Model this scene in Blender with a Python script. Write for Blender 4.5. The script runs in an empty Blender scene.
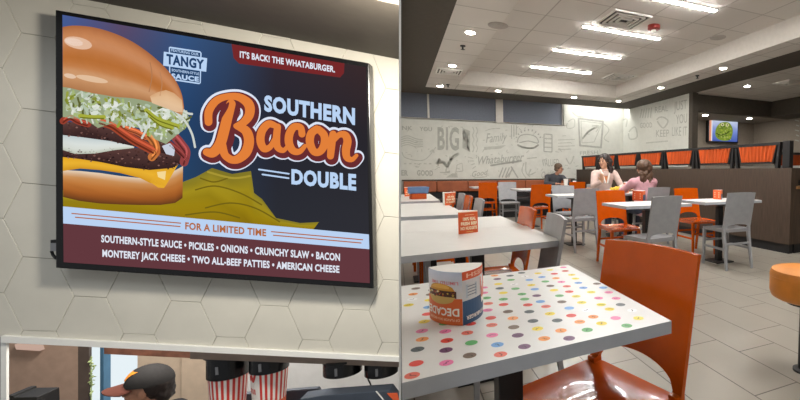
import bpy, bmesh, math, random
from mathutils import Vector, Matrix, Euler
random.seed(7)
C = bpy.context.scene.collection
SC = bpy.context.scene
PI = math.pi
V = Vector

# ------------------------------------------------------------------ camera
CAMH = 1.1
PX, PY, FPX = 600.0, 200.0, 416.0
pitch = math.atan(29 / 416); yaw = math.atan(205 / math.hypot(416, 29))
FW = V((math.sin(yaw) * math.cos(pitch), math.cos(yaw) * math.cos(pitch), -math.sin(pitch)))
RT = V((math.cos(yaw), -math.sin(yaw), 0)); UP = RT.cross(FW)
CAM = V((0, 0, CAMH))
cd = bpy.data.cameras.new('camera'); cam = bpy.data.objects.new('camera', cd); C.objects.link(cam)
cd.sensor_width = 36; cd.lens = FPX / 800 * 36; cd.shift_x = -(PX - 400) / 800; cd.clip_start = 0.02
m = Matrix((RT, UP, -FW)).transposed().to_4x4(); m.translation = CAM
cam.matrix_world = m
SC.camera = cam

def ray(x, y): return FW + RT * ((x - PX) / FPX) + UP * ((PY - y) / FPX)
def U(x, y, X=None, Y=None, z=None):
    """point of the room seen at (x, y) of the photograph, on a plane of the room"""
    d = ray(x, y)
    t = (z - CAMH) / d.z if z is not None else (X / d.x if X is not None else Y / d.y)
    return CAM + d * t

# left-hand room: frame of the tiled wall that carries the screen (u right, v down, n into the wall)
LS = 0.62
LU = V((0.96083, -0.24873, -0.12221)); LV0 = V((-0.12818, -0.00791, -0.99172)); LN = V((0.24571, 0.96854, -0.03948))
LV = LV0 + LU * math.tan(math.radians(5.0))
LC = CAM + (V((-1.09351, 3.89519, 1.18508)) - CAM) * LS
def L(x, y, w=0.0):
    d = ray(x, y)
    t = (LC - CAM + LN * w).dot(LN) / d.dot(LN)
    return CAM + d * t
def Luv(u, v, w): return LC + LU * u + LV * v + LN * w

# ------------------------------------------------------------------ helpers
def lin(c):
    c = c / 255.0
    return c / 12.92 if c <= 0.04045 else ((c + 0.055) / 1.055) ** 2.4
def rgb(r, g, b): return (lin(r), lin(g), lin(b), 1.0)

def newmat(name):
    mt = bpy.data.materials.new(name); mt.use_nodes = True
    nt = mt.node_tree; nt.nodes.clear()
    o = nt.nodes.new('ShaderNodeOutputMaterial'); return mt, nt, o
def pmat(name, col, rough=0.5, metal=0.0, noise=0.06, nscale=18.0, bump=0.0, coat=0.0, stretch=(1, 1, 1), spec=0.5):
    mt, nt, o = newmat(name)
    p = nt.nodes.new('ShaderNodeBsdfPrincipled')
    tc = nt.nodes.new('ShaderNodeTexCoord'); mp = nt.nodes.new('ShaderNodeMapping')
    mp.inputs['Scale'].default_value = stretch
    nz = nt.nodes.new('ShaderNodeTexNoise'); nz.inputs['Scale'].default_value = nscale; nz.inputs['Detail'].default_value = 4
    rp = nt.nodes.new('ShaderNodeValToRGB')
    a = [max(0, c * (1 - noise * 2)) for c in col[:3]] + [1]; b = [min(1, c * (1 + noise * 2)) for c in col[:3]] + [1]
    rp.color_ramp.elements[0].color = a; rp.color_ramp.elements[1].color = b
    rp.color_ramp.elements[0].position = 0.3; rp.color_ramp.elements[1].position = 0.7
    nt.links.new(tc.outputs['Object'], mp.inputs['Vector']); nt.links.new(mp.outputs['Vector'], nz.inputs['Vector'])
    nt.links.new(nz.outputs['Fac'], rp.inputs['Fac']); nt.links.new(rp.outputs['Color'], p.inputs['Base Color'])
    p.inputs['Roughness'].default_value = rough; p.inputs['Metallic'].default_value = metal
    p.inputs['Coat Weight'].default_value = coat; p.inputs['Specular IOR Level'].default_value = spec
    if bump:
        bp = nt.nodes.new('ShaderNodeBump'); bp.inputs['Strength'].default_value = bump; bp.inputs['Distance'].default_value = 0.004
        nt.links.new(nz.outputs['Fac'], bp.inputs['Height']); nt.links.new(bp.outputs['Normal'], p.inputs['Normal'])
    nt.links.new(p.outputs[0], o.inputs[0]); return mt
def emat(name, col, s):
    mt, nt, o = newmat(name); e = nt.nodes.new('ShaderNodeEmission')
    e.inputs[0].default_value = col; e.inputs[1].default_value = s
    nt.links.new(e.outputs[0], o.inputs[0]); return mt
def attrmat(name, emit=0.0, rough=0.5):
    """printed picture: colour comes from the mesh's print colours"""
    mt, nt, o = newmat(name); a = nt.nodes.new('ShaderNodeAttribute'); a.attribute_name = 'print'
    if emit:
        e = nt.nodes.new('ShaderNodeEmission'); e.inputs[1].default_value = emit
        nt.links.new(a.outputs['Color'], e.inputs[0]); nt.links.new(e.outputs[0], o.inputs[0])
    else:
        p = nt.nodes.new('ShaderNodeBsdfPrincipled'); p.inputs['Roughness'].default_value = rough
        nt.links.new(a.outputs['Color'], p.inputs['Base Color']); nt.links.new(p.outputs[0], o.inputs[0])
    return mt
def gridmat(name, tile, line, w, h, mortar, offset=0.0, rot=0.0, loc=(0, 0, 0), rough=0.5, noise=0.08, nscale=3.0, bump=0.3):
    mt, nt, o = newmat(name)
    p = nt.nodes.new('ShaderNodeBsdfPrincipled'); g = nt.nodes.new('ShaderNodeNewGeometry')
    mp = nt.nodes.new('ShaderNodeMapping'); mp.inputs['Rotation'].default_value = (0, 0, rot); mp.inputs['Location'].default_value = loc
    bt = nt.nodes.new('ShaderNodeTexBrick'); bt.offset = offset; bt.squash = 1
    bt.inputs['Scale'].default_value = 1; bt.inputs['Mortar Size'].default_value = mortar; bt.inputs['Mortar Smooth'].default_value = 0.3
    bt.inputs['Brick Width'].default_value = w; bt.inputs['Row Height'].default_value = h
    bt.inputs['Color1'].default_value = tile; bt.inputs['Color2'].default_value = [c * 0.94 for c in tile[:3]] + [1]; bt.inputs['Mortar'].default_value = line
    nz = nt.nodes.new('ShaderNodeTexNoise'); nz.inputs['Scale'].default_value = nscale; nz.inputs['Detail'].default_value = 6
    mr = nt.nodes.new('ShaderNodeMapRange'); mr.inputs[3].default_value = 1 - noise; mr.inputs[4].default_value = 1 + noise
    mx = nt.nodes.new('ShaderNodeMix'); mx.data_type = 'RGBA'; mx.blend_type = 'MULTIPLY'; mx.inputs[0].default_value = 1
    nt.links.new(g.outputs['Position'], mp.inputs['Vector']); nt.links.new(mp.outputs['Vector'], bt.inputs['Vector'])
    nt.links.new(g.outputs['Position'], nz.inputs['Vector']); nt.links.new(nz.outputs['Fac'], mr.inputs[0])
    nt.links.new(bt.outputs['Color'], mx.inputs[6]); nt.links.new(mr.outputs[0], mx.inputs[7])
    nt.links.new(mx.outputs[2], p.inputs['Base Color']); p.inputs['Roughness'].default_value = rough
    bp = nt.nodes.new('ShaderNodeBump'); bp.inputs['Strength'].default_value = bump; bp.inputs['Distance'].default_value = 0.003; bp.invert = True
    nt.links.new(bt.outputs['Fac'], bp.inputs['Height']); nt.links.new(bp.outputs['Normal'], p.inputs['Normal'])
    nt.links.new(p.outputs[0], o.inputs[0]); return mt

class MB:
    def __init__(s): s.v = []; s.f = []; s.mi = []; s.c = []
    def add(s, vs, fs, mi=0, col=None):
        n = len(s.v); s.v += [V(p) for p in vs]
        for f in fs: s.f.append([i + n for i in f]); s.mi.append(mi); s.c.append(col)
        return s
    def hexa(s, b, t, mi=0, col=None):
        return s.add(list(b) + list(t), [(3, 2, 1, 0), (4, 5, 6, 7), (0, 1, 5, 4), (1, 2, 6, 5), (2, 3, 7, 6), (3, 0, 4, 7)], mi, col)
    def box(s, a, b, mi=0, col=None):
        x0, y0, z0 = a; x1, y1, z1 = b
        return s.hexa([(x0, y0, z0), (x1, y0, z0), (x1, y1, z0), (x0, y1, z0)], [(x0, y0, z1), (x1, y0, z1), (x1, y1, z1), (x0, y1, z1)], mi, col)
    def bar(s, p, q, w0, d0, w1=None, d1=None, mi=0, xdir=V((1, 0, 0))):
        p = V(p); q = V(q); w1 = w0 if w1 is None else w1; d1 = d0 if d1 is None else d1
        z = (q - p).normalized(); y = z.cross(xdir).normalized(); x = y.cross(z)
        def ring(c, w, d): return [c - x * w / 2 - y * d / 2, c + x * w / 2 - y * d / 2, c + x * w / 2 + y * d / 2, c - x * w / 2 + y * d / 2]
        return s.hexa(ring(p, w0, d0), ring(q, w1, d1), mi)
    def prism(s, poly, off, mi=0, col=None):
        """polygon of 3-D points extruded by the vector off"""
        n = len(poly); off = V(off); P = [V(p) for p in poly]
        return s.add(P + [p + off for p in P], [tuple(range(n))[::-1], tuple(range(n, 2 * n))] + [(i, (i + 1) % n, (i + 1) % n + n, i + n) for i in range(n)], mi, col)
    def lathe(s, prof, c=(0, 0, 0), n=24, mi=0, ax=None, col=None):
        c = V(c); R = Matrix.Identity(3) if ax is None else V((0, 0, 1)).rotation_difference(V(ax)).to_matrix()
        vs = []; fs = []
        for r, z in prof:
            for k in range(n):
                a = 2 * PI * k / n; vs.append(c + R @ V((r * math.cos(a), r * math.sin(a), z)))
        for i in range(len(prof) - 1):
            for k in range(n):
                k2 = (k + 1) % n; fs.append((i * n + k, i * n + k2, (i + 1) * n + k2, (i + 1) * n + k))
        fs.append(tuple(range(n))[::-1]); fs.append(tuple(range((len(prof) - 1) * n, len(prof) * n)))
        return s.add(vs, fs, mi, col)
    def tube(s, pts, r, n=8, mi=0):
        pts = [V(p) for p in pts]; vs = []; fs = []
        for i, p in enumerate(pts):
            d = (pts[min(i + 1, len(pts) - 1)] - pts[max(i - 1, 0)]).normalized()
            a = d.cross(V((0.13, 0.31, 0.94))).normalized(); b = d.cross(a)
            rr = r[i] if isinstance(r, (list, tuple)) else r
            for k in range(n):
                t = 2 * PI * k / n; vs.append(p + a * rr * math.cos(t) + b * rr * math.sin(t))
        for i in range(len(pts) - 1):
            for k in range(n): fs.append((i * n + k, i * n + (k + 1) % n, (i + 1) * n + (k + 1) % n, (i + 1) * n + k))
        fs.append(tuple(range(n))[::-1]); fs.append(tuple(range((len(pts) - 1) * n, len(pts) * n)))
        return s.add(vs, fs, mi)
    def ball(s, c, rad, R=None, n=12, mi=0):
        c = V(c); rad = V(rad) if not isinstance(rad, (int, float)) else V((rad,) * 3); R = R or Matrix.Identity(3)
        vs = [c + R @ V((0, 0, -rad.z))]; fs = []; nr = n // 2
        for i in range(1, nr):
            ph = -PI / 2 + PI * i / nr
            for k in range(n):
                a = 2 * PI * k / n
                vs.append(c + R @ V((rad.x * math.cos(ph) * math.cos(a), rad.y * math.cos(ph) * math.sin(a), rad.z * math.sin(ph))))
        vs.append(c + R @ V((0, 0, rad.z))); top = len(vs) - 1
        for k in range(n): fs.append((0, 1 + (k + 1) % n, 1 + k)); fs.append((top, top - n + k, top - n + (k + 1) % n))
        for i in range(nr - 2):
            for k in range(n): a = 1 + i * n; fs.append((a + k, a + (k + 1) % n, a + n + (k + 1) % n, a + n + k))
        return s.add(vs, fs, mi)
    def capsule(s, p, q, r0, r1, k=5):
        p = V(p); q = V(q)
        for i in range(k + 1):
            t = i / k; s.ball(p.lerp(q, t), r0 + (r1 - r0) * t, n=12)
        d = q - p
        return s.tube([p, q], [r0, r1], n=12)
    def flat(s, pts, mi=0, col=None): return s.add(pts, [tuple(range(len(pts)))], mi, col)
    def build(s, name, mats, parent=None, bevel=0.0, smooth=0.0, rem=0.0, seg=2, sm=6, disp=0.0):
        me = bpy.data.meshes.new(name); off = V(parent.location) if (parent is not None and parent.get('_w')) else V((0, 0, 0))
        if parent is not None and parent.get('_off'): off = V(parent['_off'])
        me.from_pydata([tuple(p - off) for p in s.v], [], s.f)
        mats = mats if isinstance(mats, (list, tuple)) else [mats]
        for q in mats: me.materials.append(q)
        for p, i in zip(me.polygons, s.mi): p.material_index = i
        if any(c is not None for c in s.c):
            at = me.color_attributes.new('print', 'FLOAT_COLOR', 'CORNER')
            for p, c in zip(me.polygons, s.c):
                for j, li in enumerate(p.loop_indices):
                    cc = (c[j % len(c)] if isinstance(c[0], (tuple, list)) else c) if c is not None else (0.5, 0.5, 0.5, 1)
                    at.data[li].color = cc
        me.update()
        ob = bpy.data.objects.new(name, me); C.objects.link(ob)
        if rem:
            md = ob.modifiers.new('r', 'REMESH'); md.mode = 'VOXEL'; md.voxel_size = rem
            md = ob.modifiers.new('s', 'SMOOTH'); md.iterations = sm; md.factor = 0.5
            if disp:
                tx = bpy.data.textures.new(name, 'CLOUDS'); tx.noise_scale = 0.025
                md = ob.modifiers.new('d', 'DISPLACE'); md.texture = tx; md.strength = disp
            dg = bpy.context.evaluated_depsgraph_get(); dg.update()
            nm = bpy.data.meshes.new_from_object(ob.evaluated_get(dg)); ob.modifiers.clear(); ob.data = nm; nm.name = name; me = nm
            for p in me.polygons: p.use_smooth = True
        elif bevel:
            bm = bmesh.new(); bm.from_mesh(me); bmesh.ops.remove_doubles(bm, verts=bm.verts, dist=1e-6)
            ed = [e for e in bm.edges if len(e.link_faces) == 2 and e.calc_face_angle(0) > 0.5]
            bmesh.ops.bevel(bm, geom=ed, offset=bevel, segments=seg, affect='EDGES', profile=0.6, clamp_overlap=True)
            bm.to_mesh(me); bm.free()
        if smooth:
            for p in me.polygons: p.use_smooth = True
            me.set_sharp_from_angle(angle=math.radians(smooth))
        if parent is not None: ob.parent = parent
        if off.length: ob['_off'] = tuple(off)
        return ob

def tag(o, label=None, cat=None, group=None, kind=None):
    if label: o['label'] = label
    if cat: o['category'] = cat
    if group: o['group'] = group
    if kind: o['kind'] = kind
    return o
def thing(name, label, cat, loc=(0, 0, 0), rz=0.0, group=None, world=False):
    """Empty at the thing's base; world=True: parts are given in room coordinates"""
    o = bpy.data.objects.new(name, None); C.objects.link(o); o.location = loc; o.rotation_euler = (0, 0, rz); o.empty_display_size = 0.1
    if world: OFFS.append(o); o['_off'] = tuple(loc)
    return tag(o, label, cat, group)
OFFS = []
def struct(name, mb, mats, label=None, **k):
    o = mb.build(name, mats, **k); o['kind'] = 'structure'
    if label: o['label'] = label
    return o
def dup(root, loc, rz, label, group=None):
    r = root.copy(); C.objects.link(r); r.location = loc; r.rotation_euler = (0, 0, rz); r['label'] = label
    if group: r['group'] = group
    for ch in list(root.children):
        c = ch.copy(); C.objects.link(c); c.parent = r
        for g in ch.children:
            d = g.copy(); C.objects.link(d); d.parent = c
    return r

_tx = {}
def text2d(s, bold=0.0, shear=0.0):
    key = (s, bold, shear)
    if key in _tx: return _tx[key]
    def mk(t):
        cu = bpy.data.curves.new('t', 'FONT'); cu.body = t; cu.size = 1; cu.offset = bold; cu.shear = shear; cu.resolution_u = 3
        cu.space_character = 1.0 + bold * 2
        ob = bpy.data.objects.new('t', cu); C.objects.link(ob); dg = bpy.context.evaluated_depsgraph_get(); dg.update()
        me = ob.evaluated_get(dg).to_mesh(); vs = [(v.co.x, v.co.y) for v in me.vertices]; fs = [tuple(p.vertices) for p in me.polygons]
        ob.evaluated_get(dg).to_mesh_clear(); bpy.data.objects.remove(ob); bpy.data.curves.remove(cu); return vs, fs
    hv, _ = mk('H'); y0 = min(v[1] for v in hv); ch = max(v[1] for v in hv) - y0
    vs, fs = mk(s); x0 = min(v[0] for v in vs); w = max(v[0] for v in vs) - x0
    _tx[key] = ([((x - x0) / w, (y - y0) / ch) for x, y in vs], fs); return _tx[key]
def text_px(mb, s, a, b, cap, fn, col, mi=0, bold=0.0, cap2=None, shear=0.0, updir=(0, -1)):
    """text between baseline points a and b (picture units), letters cap high, put on a surface by fn"""
    vs, fs = text2d(s, bold, shear); cap2 = cap if cap2 is None else cap2; out = []
    for x, y in vs:
        c = cap + (cap2 - cap) * x
        out.append(fn(a[0] + (b[0] - a[0]) * x + updir[0] * y * c, a[1] + (b[1] - a[1]) * x + updir[1] * y * c))
    mb.add(out, fs, mi, col)
def catmull(P, n=6, closed=False):
    P = [tuple(p) for p in P]; out = []; N = len(P); rng = range(N if closed else N - 1)
    for i in rng:
        g = lambda k: P[k % N] if closed else P[min(max(k, 0), N - 1)]
        p0, p1, p2, p3 = g(i - 1), g(i), g(i + 1), g(i + 2)
        for j in range(n):
            t = j / n
            out.append(tuple(0.5 * (2 * b + (c - a) * t + (2 * a - 5 * b + 4 * c - d) * t * t + (3 * b - a - 3 * c + d) * t ** 3) for a, b, c, d in zip(p0, p1, p2, p3)))
    if not closed: out.append(P[-1])
    return out
def stroke(mb, P, r, fn, col, mi=0, n=6, closed=False, smooth=True, extra=0.0, d=(0, 0)):
    """painted stroke along picture points (x, y[, r]), put on a surface by fn"""
    Q = [(p[0] + d[0], p[1] + d[1], (p[2] if len(p) > 2 else r) + extra) for p in P]
    if smooth and len(Q) > 2: Q = catmull(Q, n, closed)
    elif closed: Q = Q + [Q[0]]
    for i in range(len(Q) - 1):
        (x0, y0, r0), (x1, y1, r1) = Q[i], Q[i + 1]; dx, dy = x1 - x0, y1 - y0; l = math.hypot(dx, dy) or 1e-6
        nx, ny = -dy / l, dx / l
        mb.flat([fn(x0 + nx * r0, y0 + ny * r0), fn(x1 + nx * r1, y1 + ny * r1), fn(x1 - nx * r1, y1 - ny * r1), fn(x0 - nx * r0, y0 - ny * r0)], mi, col)
    if r >= 0.8 or extra > 0 or (len(P[0]) > 2):
        for (x, y, rr) in Q: mb.flat([fn(x + rr * math.cos(a * PI / 9), y + rr * math.sin(a * PI / 9)) for a in range(18)], mi, col)
def fillpoly(mb, P, fn, col, mi=0):
    """filled outline (may be concave)"""
    from mathutils.geometry import tessellate_polygon
    tr = tessellate_polygon([[V((p[0], p[1], 0)) for p in P]])
    mb.add([fn(p[0], p[1]) for p in P], [tuple(t) for t in tr], mi, col)
def gridpatch(mb, top, bot, rows, fn, cols, jit=0.0, mi=0):
    """patch between two outlines with colour rows (gradient of a printed picture)"""
    n = len(top); R = rows
    def cc(i, j):
        t = i / R * (len(cols) - 1); k = min(int(t), len(cols) - 2); f = t - k
        h = 1 + (random.random() - 0.5) * jit
        return tuple(min(1, (cols[k][q] * (1 - f) + cols[k + 1][q] * f) * h) for q in range(3)) + (1.0,)
    P = [[(top[j][0] + (bot[j][0] - top[j][0]) * i / R, top[j][1] + (bot[j][1] - top[j][1]) * i / R) for j in range(n)] for i in range(R + 1)]
    K = [[cc(i, j) for j in range(n)] for i in range(R + 1)]
    for i in range(R):
        for j in range(n - 1):
            mb.flat([fn(*P[i][j]), fn(*P[i][j + 1]), fn(*P[i + 1][j + 1]), fn(*P[i + 1][j])], mi, [K[i][j], K[i][j + 1], K[i + 1][j + 1], K[i + 1][j]])

# ------------------------------------------------------------------ materials
M = {}
M['floor'] = gridmat('floor_tile', rgb(156, 150, 139), rgb(82, 76, 69), 0.61, 0.30, 0.004, 0.33, PI / 2, (0.01, 0.25, 0), 0.28, 0.10, 2.2)
M['ceil'] = gridmat('ceiling_tile', rgb(212, 208, 202), rgb(172, 167, 161), 0.61, 0.61, 0.010, 0, 0, (0.06, 0.34, 0), 0.9, 0.05, 1.2, 0.5)
M['white_wall'] = pmat('white_paint', rgb(205, 200, 192), 0.8, noise=0.02)
M['soffit'] = pmat('dark_soffit', rgb(74, 68, 60), 0.8, noise=0.04)
M['mural_wall'] = pmat('mural_wall', rgb(212, 214, 207), 0.8, noise=0.02, nscale=9)
M['mural_ink'] = pmat('mural_ink', rgb(186, 189, 181), 0.8, noise=0.05)
M['mural_dark'] = pmat('mural_ink_dark', rgb(172, 175, 168), 0.8, noise=0.05)
M['shade'] = pmat('window_shade', rgb(120, 128, 144), 0.6, noise=0.05, nscale=40)
M['frame_white'] = pmat('white_frame', rgb(230, 228, 222), 0.45, noise=0.02)
M['wood'] = pmat('dark_wood', rgb(68, 54, 43), 0.55, noise=0.16, nscale=14, stretch=(6, 6, 0.35))
M['black'] = pmat('black_metal', rgb(22, 22, 24), 0.45, noise=0.05)
M['blackgloss'] = pmat('black_gloss', rgb(14, 14, 16), 0.25, noise=0.05)
M['orange_fabric'] = pmat('orange_fabric', rgb(194, 82, 24), 0.85, noise=0.16, nscale=3, stretch=(1, 14, 0.3))  # upright colour streaks paint the shade between the pleats
M['orange'] = pmat('orange_lacquer', rgb(200, 84, 4), 0.18, noise=0.03, spec=0.35)
M['orange_gloss'] = pmat('orange_gloss', rgb(196, 80, 6), 0.2, noise=0.03, coat=0.7)
M['gray'] = pmat('gray_paint', rgb(152, 154, 158), 0.42, noise=0.03)
M['top'] = pmat('white_laminate', rgb(226, 225, 222), 0.35, noise=0.01)
M['edge'] = pmat('gray_edge', rgb(180, 184, 191), 0.5, noise=0.03)
M['vinyl'] = pmat('booth_vinyl', rgb(160, 88, 54), 0.5, noise=0.07, nscale=7)
M['stool'] = pmat('orange_vinyl', rgb(214, 134, 46), 0.4, noise=0.06, nscale=10)
M['chrome'] = pmat('brushed_steel', rgb(170, 170, 172), 0.3, 0.9, noise=0.03)
M['dark_wall'] = pmat('grey_wall', rgb(146, 137, 126), 0.8, noise=0.03)
M['lamp'] = emat('lamp_white', (1.0, 0.975, 0.94, 1), 140.0)
M['can'] = emat('can_white', (1.0, 0.93, 0.84, 1), 260.0)
M['grey_plastic'] = pmat('speaker_grey', rgb(168, 163, 157), 0.7, noise=0.03)
M['red_plastic'] = pmat('alarm_red', rgb(140, 38, 30), 0.4, noise=0.04)
M['print'] = attrmat('printed_card', 0, 0.45)
M['screen'] = attrmat('lit_screen', 1.0)
M['paper'] = pmat('white_paper', rgb(238, 236, 232), 0.7, noise=0.02)
M['skin_a'] = pmat('skin_tan', rgb(206, 160, 132), 0.55, noise=0.05)
M['skin_b'] = pmat('skin_brown', rgb(190, 138, 112), 0.55, noise=0.05)
M['hair_dark'] = pmat('hair_dark', rgb(38, 26, 24), 0.5, noise=0.2, nscale=50, stretch=(3, 3, 0.6))
M['hair_brown'] = pmat('hair_brown', rgb(92, 68, 52), 0.5, noise=0.22, nscale=50, stretch=(3, 3, 0.6))
M['hair_grey'] = pmat('hair_grey', rgb(96, 78, 62), 0.6, noise=0.2, nscale=50)
M['pink'] = pmat('pink_cloth', rgb(208, 158, 168), 0.85, noise=0.06)
M['cream'] = pmat('cream_pink_cloth', rgb(204, 180, 172), 0.85, noise=0.05)
M['charcoal'] = pmat('charcoal_cloth', rgb(66, 68, 74), 0.85, noise=0.06)
M['denim'] = pmat('dark_denim', rgb(52, 58, 76), 0.85, noise=0.08)
M['eye'] = pmat('eye_dark', rgb(30, 22, 20), 0.2, noise=0.02)
M['lip'] = pmat('lip', rgb(160, 84, 78), 0.5, noise=0.03)

# ------------------------------------------------------------------ right-hand room: shell
ZS, ZC = 2.78, 3.06
XW, YW = 5.78, 10.3
fl = MB(); fl.box((0.0, -1.6, -0.08), (9.4, 12.5, 0)); struct('floor', fl, M['floor'], 'beige rectangular floor tiles laid in a staggered bond')
def ring(mb, x0, x1, y0, y1, X0, X1, Y1, z0, z1, mi=0):
    """band between the outer rectangle (X0,X1,Y1) and the inner one; open towards the near end"""
    mb.box((X0, y0, z0), (x0, y1, z1), mi); mb.box((x1, y0, z0), (X1, y1, z1), mi); mb.box((X0, y1, z0), (X1, Y1, z1), mi)
SX0, SX1, SY1 = 0.60, 5.12, 9.15       # inner edge of the dark band
TX0, TX1, TY1 = 1.16, 4.62, 8.56       # raised tray
mb = MB(); ring(mb, SX0, SX1, -1.6, SY1, 0.004, XW + 0.08, YW - 0.34, ZS, ZS + 0.3); mb.box((0.004, YW - 0.4, ZS + 0.3), (XW + 0.14, YW + 0.15, ZS + 0.36)); struct('trim_1', mb, M['soffit'], 'dark painted soffit band round the dining room ceiling')
mb = MB(); ring(mb, TX0 - 0.01, TX1 + 0.01, -1.6, TY1 + 0.01, SX0, SX1, SY1, ZS + 0.002, ZS + 0.3); struct('ceiling', mb, M['ceil'], 'lower white tiled border of the dining room ceiling')
mb = MB(); ring(mb, TX0, TX1, -1.6, TY1, TX0 - 0.01, TX1 + 0.01, TY1 + 0.01, ZS + 0.001, ZC); struct('trim_11', mb, M['white_wall'], 'plain white upstand round the raised ceiling')
mb = MB(); mb.box((TX0, -1.6, ZC), (TX1, TY1, ZC + 0.05)); struct('ceiling.001', mb, M['ceil'], 'raised white tiled middle of the dining room ceiling')
mb = MB(); mb.box((XW + 0.08, -1.6, ZS), (9.4, 7.35, ZS + 0.3)); struct('ceiling.002', mb, M['ceil'], 'tiled ceiling of the area behind the low wall')
# back wall with windows above
mb = MB(); mb.box((0.004, YW, 0), (XW, YW + 0.15, 2.29)); mb.box((3.98, YW, 2.29), (XW, YW + 0.15, ZS + 0.3))
mb.box((0.004, YW, 3.0), (3.98, YW + 0.15, ZS + 0.3)); wb = struct('wall_back', mb, M['mural_wall'], 'pale back wall covered with grey mural lettering')
mb = MB(); mb.box((XW, 7.37, 0), (XW + 0.14, YW + 0.15, ZS + 0.3)); wr = struct('wall_right', mb, M['mural_wall'], 'pale mural wall above the low wall on the right')
mb = MB(); mb.box((XW - 0.004, 7.24, 0), (XW + 0.144, 7.368, ZS)); struct('trim_2', mb, M['soffit'], 'dark end post of the right mural wall')
for i, (xa, xb, muls) in enumerate(((0.05, 2.25, (0.725,)), (2.42, 3.97, ()))):
    w = thing('window_%d' % (i + 1), 'high window with grey blind, %s' % ('left of the white post' if i == 0 else 'right of the white post'), None, (xa, YW + 0.05, 2.29), world=True)
    w['kind'] = 'structure'
    mb = MB(); mb.box((xa, YW + 0.05, 2.29), (xb, YW + 0.07, 3.0)); mb.build('blind', M['shade'], w)
    mb = MB()
    for x in (*muls,): mb.box((x - 0.02, YW + 0.0, 2.29), (x + 0.02, YW + 0.06, 3.0))
    mb.box((xa - 0.05, YW + 0.0, 2.27), (xb + (0.06 if i else 0.05), YW + 0.08, 2.30) if i == 0 else (xb + 0.09, YW + 0.08, 2.30))
    if i: mb.box((xb, YW - 0.0, 2.27), (xb + 0.04, YW + 0.08, 3.0))
    mb.build('window_frame', M['frame_white'], w)
mb = MB(); mb.box((2.25, YW - 0.003, 2.27), (2.42, YW + 0.1, 3.0)); struct('trim_3', mb, M['frame_white'], 'white post between the two high windows')
mb = MB(); mb.box((0.05, -1.75, 0), (9.4, -1.6, ZC + 0.3)); struct('wall_front', mb, M['white_wall'], 'pale wall behind the camera')
t = thing('wall_washer', 'slim lamp behind the soffit washing the right end of the mural wall', 'lamp', (4.9, 10.02, ZS + 0.1))
mb = MB(); mb.box((-0.8, -0.03, 0), (0.8, 0.03, 0.008)); mb.build('diffuser', emat('washer_white', (1, 0.97, 0.92, 1), 45.0), t)
mb = MB(); mb.box((-0.82, -0.055, -0.03), (0.82, -0.032, 0.03)); mb.build('shield', M['soffit'], t)
# mural lettering
def WB(x, y): p = U(x, y, Y=YW - 0.004); return p
mu = MB()
def mtext(s, a, b, cap, dark=1, bold=0.02, shear=0.0, fn=WB, out=None, cap2=None): text_px(out or mu, s, a, b, cap, fn, None, dark, bold, cap2, shear)
def mst(P, r=0.4, dark=0, closed=False, smooth=True, fn=WB, out=None, d=(0, 0)): stroke(out or mu, P, r, fn, None, dark, 5, closed, smooth, d=d)
mtext('NK', (402, 130), (412.5, 130.3), 4.2, 1); mtext('YOU', (419.5, 131), (432, 131.3), 4.2, 1)
for k in range(5): mst([(401, 137.5 + k * 2.2), (408, 135.8 + k * 2.2), (416, 138.8 + k * 2.0), (423, 139.6 + k * 1.7)], 0.45)
mst([(402, 152), (406, 158), (424, 160), (436, 147)], 0.4); mst([(430, 152), (433, 150), (434, 153)], 0.7)
for x in range(404, 431, 5): mst([(x, 163.6), (x + 2.4, 163.7)], 0.6)
mtext('ER', (401.2, 175.6), (408, 175.8), 5.6, 1, 0.04); mtext('GOOD', (417, 175.6), (433, 176), 5.6, 1, 0.04)
mtext('BIG', (437.5, 150), (459, 150.4), 23, 1, 0.03)
fillpoly(mu, [(462.5, 128), (470, 131), (470, 152), (462.5, 148)], WB, None, 0)
mtext('BE', (463.3, 147), (469.5, 150), 17, 1, 0.02)
for x in (473, 476.5): mst([(x + (1 if k % 2 else -0.4), 127 + k * 4.2) for k in range(7)], 0.45, 0)
mst([(437, 163), (443, 162), (447, 166), (452, 158), (458, 154)], 1.5, 0); mst([(441, 163), (439, 159), (438, 165)], 1.0); mst([(447, 166), (446, 172), (450, 171)], 0.7)
mst([(440, 172.5), (450, 172.6)], 0.5)
fillpoly(mu, [(446, 177.5), (452, 173.5), (457, 173), (458, 177.5)], WB, None, 0); mst([(457, 165), (462, 163), (463, 171), (456, 172)], 0.4, 0, True, False)
mtext('Family', (486, 143), (507, 140.5), 9.5, 1, 0.005, 0.25, cap2=8)
fillpoly(mu, [(484, 147), (506, 145.2), (501, 148.5), (484, 150)], WB, None, 0)
mst([(485, 131), (491, 129), (500, 128.5)], 0.4)
mtext('Whataburger', (478, 165), (524, 160), 8.4, 1, 0.012, 0.28, cap2=7)
mst([(491, 165.5), (502, 163.6), (514, 162), (521, 160.8)], 0.9, 1)
for k in range(4): mst([(468 + k * 1.4, 157 + k * 4), (473 + k * 0.9, 158.4 + k * 2.6)], 0.4)
mtext('Good', (472, 177), (488, 174.5), 5.6, 1, 0.005, 0.3, cap2=5)
mst([(474, 178), (487, 176.6)], 0.35)
for k in range(4): mst([(499 + k * 3.2, 177.5), (503 + k * 3.2, 167.5)], 0.6, 1)
mst([(511, 166.5), (518, 178)], 0.7, 1); mst([(512, 170), (506, 178)], 0.6, 1)
for k in range(3): mst([(511.5 + k * 2.4, 125), (511.5 + k * 2.4, 139 - k * 2)], 0.4, 1)
mst([(518, 142.5), (520, 136), (528, 134.5), (536, 137), (538, 143), (528, 141)], 0.5, 1, True); mst([(518, 145), (524, 147.5), (533, 148), (538, 145)], 0.9, 1)
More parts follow.
